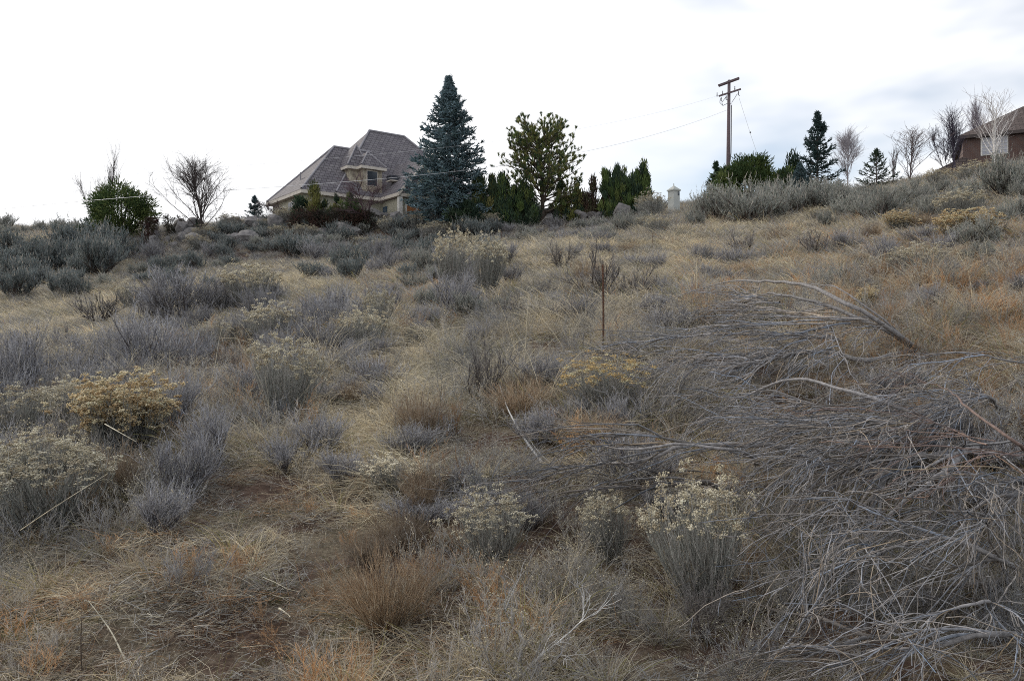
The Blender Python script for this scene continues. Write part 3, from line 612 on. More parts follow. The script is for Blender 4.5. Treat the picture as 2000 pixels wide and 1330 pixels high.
for ph, xr, yr, n, kw, wr, hr in FILL:
    ks = [q[0] for q in kw]; w = np.array([q[1] for q in kw], float); w /= w.sum()
    for i in range(n):
        for tr in range(14):
            px = RNG.uniform(*xr); py = RNG.uniform(*yr); W_ = RNG.uniform(*wr)
            if 'pillar' in ph and 1288 < px < 1348: continue
            if all(abs(px-a) > W_*.42 or abs(py-b) > W_*.16 for a, b in PLACED): break
        PLACED.append((px, py)); kd = ks[RNG.choice(len(ks), p=w)]
        add_shrub(kd, px, py, W_, W_*hr*RNG.uniform(.8, 1.25), DESC[kd]+' '+ph)
# ------------------------------------------------------------------ trees
def fit(arrs, w, h, q=99.0):
    P = np.concatenate([a.reshape(-1, 3) for a in arrs]); hh = np.percentile(P[:, 2], 99.7); ww = np.percentile(np.abs(P[:, :2]), q)*2
    return np.array([w/ww, w/ww, h/hh])
def tree_root(name, label, cat, px, d, group, sink=.1):
    p = at(px, d); p[2] -= sink
    r = bpy.data.objects.new(name, None); COL.objects.link(r); r.location = p; r['label'] = label; r['category'] = cat
    if group: r['group'] = group
    return r, p
def top_h(p, py): return (Y0-py)/FPX*p[1]-p[2]
def spruce(label, px, d, top, wpx, tint, dens=1.0, levels=34, name='spruce', sparse=False, group='conifers on the hill'):
    r, p = tree_root(name, label, 'spruce', px, d, group); h = top_h(p, top); R = wpx/2*d/FPX
    tr = Acc(); T = grow(np.zeros((1, 3)), np.array([[0, 0, 1.]]), h, 12, .004); tubes(tr, T, taper(1, 12, .018*h, .01), [.11, .09, .08], 8)
    fo = Acc(); br = Acc()
    per = 9 if not sparse else 6
    z = np.repeat(np.linspace(.03, .97, levels), per); n = len(z); z = z+RNG.normal(size=n)*.5/levels; z = z.clip(.02, .985); th = RNG.uniform(0, 6.3, n)
    prof = np.interp(z, [0, .08, .25, .5, .75, .92, 1], [1.0, 1.08, 1.0, .74, .40, .13, .02])
    L = R*prof*RNG.uniform(.86, 1.22, n)*np.where(RNG.random(n) < .12, .6, 1)
    el_ = np.interp(z, [0, .4, .8, 1], [-.22, .02, .35, 1.2] if not sparse else [.05, .25, .6, 1.4])
    D = np.stack([np.cos(th), np.sin(th), el_], 1); P0 = np.stack([0*z, 0*z, z*h], 1)
    B = grow(P0, D, L*1.04, 6, .05, (0, 0, .35)); tubes(br, B, taper(n, 6, .02+.02*(1-z)), [.10, .085, .075])
    nk = int(15*dens); p2, d2, i2, t2 = kids(B, nk, .12, 1, .5, 1.15, (0, 0, 1), -.05)
    d2[:, 2] *= .45; L2 = L[i2]*.30*(1.15-t2)*RNG.uniform(.6, 1.3, len(p2))+.10; S = grow(p2, d2, L2, 4, .08, (0, 0, .1))
    tint = np.asarray(tint); cc = tint[RNG.integers(0, len(tint), len(S))]
    tubes(fo, S, np.array([.03, .045, .035, .008])[None]*RNG.uniform(.7, 1.2, (len(S), 1))*(h/11)**.5, cc, 3, .14)
    p3, d3, i3, t3 = kids(S, 3, .2, .95, .4, .9); S3 = grow(p3, d3, RNG.uniform(.10, .26, len(p3))*(h/11)**.4, 3, .1, (0, 0, .1))
    tubes(fo, S3, np.array([.022, .030, .006])[None]*(h/11)**.5, cc[i3], 3, .16)
    p4, d4, i4, t4 = kids(B, 6, .7, 1, .2, .6); S4 = grow(p4, d4, RNG.uniform(.12, .3, len(p4)), 3, .1, (0, 0, .15)); tubes(fo, S4, np.array([.03, .032, .006])[None]*(h/11)**.5, tint[RNG.integers(0, len(tint), len(S4))], 3, .16)
    put('trunk', tr.mesh('trunk', M_BARK), r); put('branches', br.mesh('branches', M_BARK), r); put('crown', fo.mesh('crown', M_NEEDLE), r)
    return r
BLUE = [[.10, .15, .165], [.07, .115, .13], [.14, .195, .21], [.075, .12, .11]]
DKG = [[.045, .075, .045], [.035, .06, .04], [.06, .09, .05]]
GRN = [[.10, .145, .045], [.075, .115, .04], [.145, .18, .06], [.055, .09, .035]]
YGR = [[.16, .165, .05], [.12, .13, .045], [.19, .18, .07], [.08, .10, .04]]
spruce('tall blue spruce right of the tan house', 876, 60.5, 150, 150, [[.135, .20, .225], [.10, .155, .18], [.19, .255, .28], [.09, .14, .14]], 1.35, 42)
spruce('slim open blue spruce on the crest behind the sagebrush', 1597, 58, 219, 86, [[.05, .085, .085], [.04, .07, .065], [.065, .10, .105]], .8, 24, sparse=True)
spruce('short bluish spruce at the left foot of the slim spruce', 1562, 56, 322, 48, BLUE, .9, 14)
spruce('sparse small conifer with a thin top on the crest', 1712, 57, 294, 72, DKG, .45, 13, sparse=True)
spruce('small dark conifer at the left end of the spreading green bush', 1398, 58, 318, 42, DKG, .7, 14)
spruce('small pointed spruce left of the tan house', 497, 68, 386, 40, BLUE, .7, 11)

def clump_bush(label, name, cat, px, d, top, wpx, tint, shape='round', nclump=90, per=46, clr=.17, group=None, sink=.1, bot=0.0, depth=.8, spiky=.5, shoot=.26, tw=.030, trunks=4, bark=(.09, .07, .06)):
    r, p = tree_root(name, label, cat, px, d, group, sink); h = top_h(p, top); R = wpx/2*d/FPX
    n = nclump; u = rv(n); u[:, 2] = np.abs(u[:, 2])*1.0 if shape == 'flat' else u[:, 2]
    rad = RNG.uniform(.55, 1, n)[:, None]**.5
    if shape == 'multi':
        m_ = 7; sp = np.stack([(np.linspace(-.72, .72, m_)+RNG.normal(size=m_)*.1)*R, RNG.uniform(-.4, .4, m_)*R], 1); sh = RNG.uniform(.58, .93, m_); sh[RNG.integers(1, m_-1)] = 1; q_ = RNG.integers(0, m_, n); zz = RNG.uniform(.02, .97, n); rr_ = R*.30*np.interp(zz, [0, .6, 1], [1.2, 1, .12])
        c = np.stack([sp[q_, 0]+u[:, 0]*rr_, sp[q_, 1]+u[:, 1]*rr_, zz*sh[q_]*h*.96], 1)
    elif shape == 'column': c = np.stack([u[:, 0]*R*.62, u[:, 1]*R*.62, (u[:, 2]*.5+.5)*h*.86], 1)*np.array([1, 1, 1]); c[:, :2] *= np.interp(c[:, 2]/h, [0, .25, .7, 1], [.8, 1, .9, .35])[:, None]
    elif shape == 'flat': c = u*rad*np.array([R*.88, R*.88*depth, h*(1-bot)*.88]); c[:, 2] += h*bot
    elif shape == 'box': c = RNG.uniform(-1, 1, (n, 3))*np.array([R*.9, R*.6*depth, .45*h]); c[:, 2] += h*.47
    else: c = u*rad*np.array([R*.86, R*.86*depth, h*(.5-bot/2)*.88]); c[:, 2] += h*(.5+bot/2)
    if shape in ('round', 'flat'): c[:, :2] *= (1+.22*RNG.normal(size=(n, 1))*.5); c = c*(1+.12*np.sin(c[:, :1]*2.1+px)*np.cos(c[:, 1:2]*1.7+c[:, 2:3]*2.3))*np.array([1, 1, .97])
    tint = np.asarray(tint); ct = tint[RNG.integers(0, len(tint), n)]*RNG.uniform(.75, 1.2, (n, 1))
    cr_ = clr*min(2*R, h)*RNG.uniform(.6, 1.25, n) if shape not in ('column', 'multi') else clr*(2 if shape == 'column' else .85)*R*RNG.uniform(.6, 1.2, n)
    i = np.repeat(np.arange(n), per); m = len(i); o = rv(m)*(RNG.random((m, 1))**.4)*cr_[i][:, None]
    if shape in ('column', 'multi'): o[:, 2] *= 2.2
    P0 = c[i]+o; out = nrm(c[i]*np.array([1, 1, .3])-np.array([0, 0, h*.1])+1e-3)
    D = nrm(nrm(o)*.6+out*.45+np.array([0, 0, spiky])+RNG.normal(size=(m, 3))*.25)
    P0[:, 2] = np.maximum(P0[:, 2], .04)
    fo = Acc(); S = grow(P0, D, shoot*RNG.uniform(.5, 1.4, m), 3, .12); tubes(fo, S, np.array([tw*.7, tw, .005])[None]*RNG.uniform(.6, 1.3, (m, 1)), ct[i], 3, .16)
    if shape == 'box': pass
    tr = Acc(); nt_ = max(trunks*6, 8); sel = RNG.integers(0, n, nt_); e = c[sel]; k = 7; t = np.linspace(0, 1, k)[None, :, None]
    b0 = RNG.normal(size=(nt_, 3))*np.array([.08, .08, 0])*R; mid = b0*.3+e*np.array([.35, .35, .55])
    L = (1-t)**2*b0[:, None]+2*t*(1-t)*mid[:, None]+t**2*e[:, None]+RNG.normal(size=(nt_, k, 3))*.03*t*(1-t)*4*R*.3
    tubes(tr, L, taper(nt_, k, .035*h**.5+.01, .012), bark, 5)
    put('trunk', tr.mesh('trunk', M_BARK), r); put('crown', fo.mesh('crown', M_NEEDLE), r); return r
G_J = 'evergreen bushes along the hilltop'
clump_bush('big round bright green bush on the left skyline', 'juniper_bush', 'bush', 238, 63, 358, 122, GRN, 'round', 150, 60, .15, G_J, bot=.10, spiky=.35, shoot=.28, tw=.032)
clump_bush('dark low bush on the skyline left of the round green bush', 'juniper_bush', 'bush', 172, 64, 428, 46, DKG, 'round', 30, 40, .25, G_J, tw=.03)
clump_bush('small dark red hedge right of the round green bush', 'hedge', 'hedge', 290, 60, 422, 34, [[.09, .04, .035], [.06, .03, .03], [.07, .06, .04]], 'box', 34, 50, .22, None, shoot=.14, tw=.02)
clump_bush('clipped two-topped hedge block against the sky', 'hedge', 'hedge', 330, 63, 420, 24, [[.10, .10, .07], [.06, .065, .045], [.12, .11, .09]], 'box', 26, 44, .25, None, shoot=.12, tw=.018)
clump_bush('thin clipped hedge block with gaps beside the bare round tree', 'hedge', 'hedge', 352, 63, 419, 20, [[.12, .10, .08], [.07, .065, .05]], 'box', 16, 26, .22, None, shoot=.12, tw=.016)
clump_bush('small clipped green hedge at the foot of the bare round tree', 'hedge', 'hedge', 381, 63, 425, 18, DKG, 'box', 18, 36, .25, None, shoot=.12, tw=.018)
clump_bush('yellow green columnar arborvitae in front of the tan house', 'arborvitae', 'shrub', 613, 60, 347, 26, YGR, 'column', 44, 46, .26, None, shoot=.26, tw=.025, spiky=1.2)
clump_bush('dark leafy shrub by the left corner of the tan house', 'leafy_shrub', 'shrub', 588, 61, 381, 34, DKG, 'round', 26, 40, .25, None, bot=.1)
clump_bush('dark green shrub left of centre before the tan house', 'leafy_shrub', 'shrub', 640, 61, 378, 46, DKG+YGR, 'multi', 50, 50, .2, None, spiky=.8)
clump_bush('dark green shrub beside the purple bare tree', 'leafy_shrub', 'shrub', 685, 61, 378, 50, DKG+GRN, 'multi', 50, 50, .2, None, spiky=.8)
clump_bush('long low dark red hedge in front of the tan house', 'hedge', 'hedge', 645, 59.5, 412, 170, [[.055, .04, .035], [.045, .05, .035], [.08, .045, .035]], 'box', 240, 44, .24, None, shoot=.16, tw=.024, depth=.16)
clump_bush('dark foliage low at the foot of the blue spruce', 'juniper_bush', 'bush', 905, 58.8, 392, 70, DKG, 'round', 50, 50, .2, G_J)
clump_bush('dense upright juniper just right of the blue spruce', 'juniper_bush', 'bush', 957, 60.5, 333, 66, YGR+DKG+DKG, 'multi', 130, 60, .24, G_J, spiky=1.6, shoot=.34, tw=.03, bot=-.1)
clump_bush('dense juniper left of the open pine trunk', 'juniper_bush', 'bush', 1010, 60.5, 343, 76, GRN+DKG+DKG, 'multi', 130, 60, .24, G_J, spiky=1.5, shoot=.32, tw=.03, bot=-.1)
clump_bush('dark bush directly behind the boulders', 'juniper_bush', 'bush', 1118, 61, 352, 54, YGR+DKG, 'multi', 90, 54, .26, G_J, spiky=1.1, bot=-.1)
clump_bush('reddish brown bush left of the columnar junipers', 'juniper_bush', 'bush', 1160, 61, 352, 60, [[.11, .07, .05], [.08, .055, .045], [.09, .09, .05]], 'multi', 90, 54, .26, G_J, spiky=1.1, bot=-.1)
clump_bush('left of the two tall columnar junipers', 'columnar_juniper', 'juniper', 1199, 60, 317, 46, GRN+DKG, 'multi', 130, 66, .26, 'columnar junipers', shoot=.34, tw=.03, spiky=1.8)
clump_bush('right and broader of the two tall columnar junipers', 'columnar_juniper', 'juniper', 1242, 60, 319, 60, GRN+DKG, 'multi', 160, 66, .26, 'columnar junipers', shoot=.34, tw=.03, spiky=1.8)
clump_bush('thin spiky juniper shoot leaning out right of the columnar pair', 'columnar_juniper', 'juniper', 1268, 59.5, 366, 12, GRN+DKG, 'column', 16, 30, .4, 'columnar junipers', shoot=.2, tw=.02, spiky=1.4)
clump_bush('broad spreading green pine bush around the pole foot', 'pine_bush', 'bush', 1458, 58, 303, 128, GRN, 'flat', 150, 60, .14, G_J, bot=.34, spiky=.5, shoot=.26, tw=.03, trunks=5)
clump_bush('lower left lobe of green pine bush hiding the pole foot', 'pine_bush', 'bush', 1415, 57, 338, 66, GRN, 'flat', 60, 56, .19, G_J, bot=.2, spiky=.5, tw=.03)
clump_bush('dark green bush between the spreading bush and the slim spruce', 'juniper_bush', 'bush', 1533, 57, 326, 52, GRN+DKG, 'round', 70, 56, .19, G_J, bot=.05)
clump_bush('dark bushes with pointed tops behind the slim spruce foot', 'juniper_bush', 'bush', 1548, 60, 300, 40, DKG, 'column', 60, 50, .26, G_J, spiky=1.5)

def pine(label, px, d, top, wpx):
    r, p = tree_root('pine_tree', label, 'pine', px, d, 'conifers on the hill'); h = top_h(p, top); R = wpx/2*d/FPX
    tr = Acc(); T = grow(np.zeros((1, 3)), np.array([[0.03, 0, 1.]]), h*.77, 12, .03); tubes(tr, T, taper(1, 12, .19, .03), [.10, .08, .065], 8)
    n = 110; z = RNG.uniform(.06, .97, n); th = RNG.uniform(0, 6.3, n); prof = np.interp(z, [0, .15, .45, .7, .9, 1], [.85, 1.0, 1.08, .98, .75, .4])
    tz = z*11; i0 = tz.astype(int).clip(0, 10); f = (tz-i0)[:, None]; P0 = T[0][i0]*(1-f)+T[0][i0+1]*f
    D = np.stack([np.cos(th), np.sin(th), RNG.uniform(.1, .7, n)], 1); L = R*prof*RNG.uniform(.75, 1.08, n)
    B = grow(P0, D, L, 8, .14, (0, 0, .5)); tubes(tr, B, taper(n, 8, .055, .015), [.10, .08, .065], 4)
    p2, d2, i2, t2 = kids(B, 9, .25, 1, .3, 1.1, (0, 0, 1), .25); B2 = grow(p2, d2, RNG.uniform(.3, 1.0, len(p2)), 5, .16, (0, 0, .5)); tubes(tr, B2, taper(len(B2), 5, .016, .007), [.11, .09, .07])
    fo = Acc(); p3, d3, i3, t3 = kids(B2, 3, .55, 1, .2, .9, (0, 0, 1), .3); m = RNG.random(len(p3)) < .97; p3, d3 = p3[m], d3[m]
    k = 30; i = np.repeat(np.arange(len(p3)), k); c = p3[i]+d3[i]*RNG.uniform(0, .18, (len(i), 1)); D = nrm(rv(len(i))*.8+d3[i]*.7+np.array([0, 0, .2]))
    tt = np.array(YGR+YGR+GRN+DKG)*1.5; ct = tt[RNG.integers(0, len(tt), len(p3))]
    S = grow(c, D, RNG.uniform(.10, .22, len(c)), 2, 0); ribbons(fo, S, .019, ct[i], .15)
    tubes(fo, grow(p3, d3, .26, 3, .1), np.array([.03, .035, .01])[None], ct*.8, 4)
    put('trunk', tr.mesh('trunk', M_BARK), r); put('crown', fo.mesh('crown', M_NEEDLE), r)
pine('open crowned pine behind the boulders, sky showing through', 1060, 61, 221, 168)

def bare(label, name, px, d, top, wpx, col, stems=1, fork=.3, ang=(.25, .6), levels=(10, 7, 6), up=.5, r0=.07, twig=.006, sink=.1, group='bare trees on the hill', lean=0, twcol=None, dens=1.0, limbr=.4):
    r, p = tree_root(name, label, 'bare tree', px, d, group, sink); h = top_h(p, top); w = wpx*d/FPX
    col = np.asarray(col, float); twcol = col*1.3 if twcol is None else np.asarray(twcol, float)
    th = np.arange(stems)*6.283/stems+RNG.uniform(0, 6.3)+RNG.normal(size=stems)*.2; D = np.stack([np.cos(th)*.35*(stems > 1)+lean, np.sin(th)*.35*(stems > 1), np.ones(stems)], 1)
    T = grow(RNG.normal(size=(stems, 3))*np.array([.1, .1, 0])*(stems > 1), D, h*.85, 12, .035, (0, 0, .2))
    p1, d1, i1, t1 = kids(T, int(levels[0]*3/stems+3), fork, .97, ang[0], ang[1], (0, 0, 1), up*.4)
    A = grow(p1, d1, h*limbr*(1.15-t1)*RNG.uniform(.7, 1.2, len(p1))+.05*h, 8, .09, (0, 0, up))
    p2, d2, i2, t2 = kids(A, levels[1], .2, 1, .25, .7, (0, 0, 1), up*.3); B = grow(p2, d2, h*.2*RNG.uniform(.4, 1.1, len(p2)), 6, .1, (0, 0, up*.6))
    p3, d3, i3, t3 = kids(B, levels[2], .2, 1, .25, .7, (0, 0, 1), up*.2); Cc = grow(p3, d3, h*.09*RNG.uniform(.4, 1.2, len(p3)), 4, .12, (0, 0, up*.3))
    f = fit([A, B, Cc], w, h, 98); T, A, B, Cc = T*f, A*f, B*f, Cc*f
    tr = Acc(); tubes(tr, T, taper(stems, 12, r0/stems**.35, .012), col, 7)
    cr = Acc(); tubes(cr, A, taper(len(A), 8, r0*.32, .008), col, 4); tubes(cr, B, taper(len(B), 6, .012, .005), (col+twcol)/2); tubes(cr, Cc, taper(len(Cc), 4, twig, twig*.6), twcol)
    put('trunk', tr.mesh('trunk', M_BARK), r); put('branches', cr.mesh('branches', M_BARK), r); return r
DK = [.07, .058, .055]
bare('round bare tree with dark fanning branches left of the tan house', 'bare_tree', 396, 61, 306, 122, DK, 1, .13, (.25, .85), (15, 8, 5), .3, .13, .008, limbr=.66)
bare('thin bare tree rising behind the round green bush', 'bare_tree', 219, 68, 278, 40, DK, 1, .55, (.2, .5), (3, 5, 3), .8, .08, .007, sink=1.5)
bare('small bare tree sticking out left of the round green bush', 'bare_tree', 190, 65, 340, 70, [.10, .085, .08], 3, .2, (.3, .9), (5, 5, 4), .2, .04, .005)
bare('purplish bare tree with dark forked trunk before the tan house', 'bare_tree', 720, 60, 338, 130, [.075, .05, .055], 2, .3, (.4, 1.), (9, 6, 4), .1, .10, .006, twcol=[.15, .10, .115])
bare('pale rounded birch-like bare tree right of the slim spruce', 'bare_tree', 1655, 60, 245, 74, [.38, .35, .36], 1, .28, (.35, .7), (12, 7, 6), .5, .07, .006, twcol=[.42, .39, .42])
bare('vase shaped bare tree between sparse conifer and brown house', 'bare_tree', 1778, 57, 250, 84, [.16, .13, .13], 1, .14, (.15, .5), (7, 6, 3), 1.0, .08, .007, limbr=.75)
bare('low thin bare sapling left of the vase shaped tree', 'bare_tree', 1744, 57, 285, 30, [.15, .12, .12], 2, .3, (.12, .35), (4, 4, 2), .6, .03, .005)
bare('dark bare tree nearest the left wall of the brown house', 'bare_tree', 1868, 56, 205, 56, [.06, .05, .07], 1, .3, (.2, .5), (9, 6, 4), .9, .08, .007, twcol=[.11, .10, .14])
bare('wide low dark bare tree left of the brown house', 'bare_tree', 1850, 57, 245, 70, [.08, .07, .09], 3, .2, (.3, .7), (8, 6, 4), .5, .05, .006, twcol=[.13, .12, .16])
bare('fine twigged bare tree showing above the brown house roof', 'bare_tree', 1918, 72, 188, 46, [.24, .21, .24], 1, .4, (.2, .6), (10, 7, 6), .6, .07, .006, sink=2)
bare('white barked birch standing in front of the brown house', 'birch_tree', 1943, 50, 168, 86, [.74, .71, .68], 1, .14, (.35, .75), (6, 5, 3), .7, .10, .007, twcol=[.50, .46, .46], group='bare trees on the hill')
bare('faint bare shrub by the left end of the tan house', 'bare_tree', 540, 63, 392, 60, [.10, .075, .08], 5, .1, (.3, .8), (8, 6, 5), .3, .03, .005)

# ------------------------------------------------------------------ boulders
M_ROCK = surf('basalt', (.12, .115, .12), (.25, .235, .23), 3.5, .9, .5, 14, spec=.2)
M_ROCK2 = surf('pale_rock', (.13, .125, .13), (.25, .235, .225), 3.5, .9, .5, 14, spec=.2)
import bmesh
def rock(px, d, py_top, wpx, mat, text, own=False, hpx=None, name='boulder'):
    p = at(px, d); w = wpx*d/FPX; h = (hpx or wpx*.75)*d/FPX
    bm = bmesh.new(); bmesh.ops.create_icosphere(bm, subdivisions=3, radius=1)
    ax = rv(13); off = RNG.uniform(.42, .8, 13)
    for v in bm.verts:
        q = np.array(v.co); 
        for a_, o_ in zip(ax, off):
            s = q@a_
            if s > o_: q = q-a_*(s-o_)
        q = q*(1+.03*RNG.normal()); v.co = q*np.array([w/2, w/2*.8, h/2])*1.45
    me = bpy.data.meshes.new('boulder'); bm.to_mesh(me); bm.free(); me.materials.append(mat)
    o = thing(name, text, 'rock', (p[0], p[1], p[2]+h*.42 if py_top is None else (Y0-py_top)/FPX*d-h/2), RNG.uniform(0, 6.3), 'rocks along the hilltop bank', me)
    if not own: number_later(o, text, px)
    return o
for px, top, w, h, tx in ((1055, 402, 27, 28, 'tall grey boulder with a rounded top behind the bank, left neighbour of the peaked one'), (1085, 402, 36, 36, 'peaked grey boulder, largest of the boulders below the open pine'),
        (1036, 405, 17, 24, 'small upright boulder left of the tall grey one'), (1027, 415, 13, 18, 'small tilted boulder at the left end of the boulder cluster'), (1149, 414, 22, 18, 'low pale boulder right of the boulder cluster'),
        (1200, 406, 30, 16, 'flat grey boulder under the left columnar juniper'), (1245, 408, 28, 14, 'flat grey boulder under the right columnar juniper'), (1104, 413, 22, 20, 'grey boulder leaning on the right of the peaked one')):
    rock(px, 62.3, top, w, M_ROCK2, tx, True, h)
PH = [('grey rock in the stony bank under the bare round tree', 290, 440, 450, 496, 19), ('dark rock in the bank left below the tan house', 440, 640, 434, 480, 19), ('dark rock in the bank right below the tan house', 640, 850, 430, 470, 16), ('dark rock on the bank edge under the junipers', 930, 1260, 424, 440, 14)]
for tx, a_, b_, c_, d_, n in PH:
    for i in range(n):
        px = RNG.uniform(a_, b_); py = RNG.uniform(c_, d_); q = hit(px, py); rock(px, q[1], None, RNG.uniform(16, 38), M_ROCK if RNG.random() < .6 else M_ROCK2, tx, False, None, 'rock')
# ------------------------------------------------------------------ houses, pillar, pole, posts
def tile_mat(name, c1, c2, c3, course=.30, wid=.33):
    """shake tiles in courses: rows follow height, joints follow the horizontal run"""
    m = bpy.data.materials.new(name); nt, N, L = nodes(m); out = N.new('ShaderNodeOutputMaterial'); b = N.new('ShaderNodeBsdfPrincipled'); b.inputs['Roughness'].default_value = .85; b.inputs['Specular IOR Level'].default_value = .2
    uv = N.new('ShaderNodeUVMap'); uv.uv_map = 'run'
    br = N.new('ShaderNodeTexBrick'); br.inputs['Scale'].default_value = 1; br.inputs['Brick Width'].default_value = wid; br.inputs['Row Height'].default_value = course; br.inputs['Mortar Size'].default_value = .026; br.inputs['Mortar Smooth'].default_value = .3
    br.inputs['Color1'].default_value = (*c1, 1); br.inputs['Color2'].default_value = (*c2, 1); br.inputs['Mortar'].default_value = (*c3, 1); br.offset = .5
    L.new(uv.outputs[0], br.inputs['Vector']); nz = N.new('ShaderNodeTexNoise'); nz.inputs['Scale'].default_value = 1.6; nz.inputs['Detail'].default_value = 5; L.new(uv.outputs[0], nz.inputs['Vector'])
    mr = N.new('ShaderNodeMapRange'); mr.inputs['To Min'].default_value = .6; mr.inputs['To Max'].default_value = 1.4; L.new(nz.outputs['Fac'], mr.inputs['Value'])
    mx = N.new('ShaderNodeVectorMath'); mx.operation = 'SCALE'; L.new(br.outputs['Color'], mx.inputs[0]); L.new(mr.outputs[0], mx.inputs['Scale']); L.new(mx.outputs[0], b.inputs['Base Color'])
    L.new(b.outputs[0], out.inputs['Surface']); return m
def hull(name, pts, mat, parent=None, bevel=0):
    bm = bmesh.new()
    for p in pts: bm.verts.new(p)
    r = bmesh.ops.convex_hull(bm, input=bm.verts); 
    dead = [g for g in r['geom_interior'] if isinstance(g, bmesh.types.BMVert)]+[g for g in r['geom_unused'] if isinstance(g, bmesh.types.BMVert)]
    if dead: bmesh.ops.delete(bm, geom=list(set(dead)), context='VERTS')
    bmesh.ops.dissolve_limit(bm, angle_limit=.01, verts=bm.verts, edges=bm.edges); bmesh.ops.recalc_face_normals(bm, faces=bm.faces)
    me = bpy.data.meshes.new(name); bm.to_mesh(me); bm.free(); me.materials.append(mat)
    uv = me.uv_layers.new(name='run'); 
    for f in me.polygons:
        n = f.normal; u = Vector((-n.y, n.x, 0)); u = u.normalized() if u.length > 1e-3 else Vector((1, 0, 0)); v = n.cross(u)
        for li in f.loop_indices:
            co_ = me.vertices[me.loops[li].vertex_index].co; uv.data[li].uv = (co_.dot(u), co_.dot(v))
    o = put(name, me, parent); return o
def box(a, b): return [(x, y, z) for x in (a[0], b[0]) for y in (a[1], b[1]) for z in (a[2], b[2])]
class Frame:
    """house frame: s to the right-back, t to the left-back, z up from the eye level"""
    def __init__(s, o, ax, root): s.o = np.array(o); s.a = np.array(ax); s.b = np.array([-ax[1], ax[0]]); s.r = root; s.rl = np.array(root.location)
    def P(s, q): p = s.o+q[0]*s.a+q[1]*s.b; return (p[0]-s.rl[0], p[1]-s.rl[1], q[2]-s.rl[2])
    def H(s, name, pts, mat, parent=None): return hull(name, [s.P(q) for q in pts], mat, parent or s.r)
    def bars(s, name, segs, r, mat, parent=None):
        a = Acc()
        for p, q in segs: tubes(a, np.array([[s.P(p), s.P(q)]]), r, (.5, .5, .5), 5)
        return put(name, a.mesh(name, mat), parent or s.r)
M_TILE = tile_mat('roof_tiles', (.13, .12, .135), (.19, .178, .188), (.045, .04, .048), .34, .42)
M_RIDGE = surf('ridge_tiles', (.22, .21, .23), (.30, .29, .31), 4, .8)
M_STUC = surf('stucco', (.37, .355, .28), (.44, .42, .34), 1.2, .9, .15, 60)
M_STONE = surf('mottled_stone', (.20, .17, .13), (.52, .47, .37), 3.2, .9, .4, 10)
M_FASC = surf('fascia', (.55, .50, .44), (.65, .60, .53), 3, .6)
M_DGL = surf('dark_glass', (.03, .035, .045), (.05, .055, .07), .5, .12, spec=.6)
M_WHT = surf('white_trim', (.62, .61, .58), (.72, .71, .68), 3, .5)
M_DOOR = surf('orange_wood_door', (.26, .10, .035), (.36, .15, .05), 5, .5)
M_BLU = surf('blue_door', (.035, .065, .10), (.05, .085, .13), 2, .5)
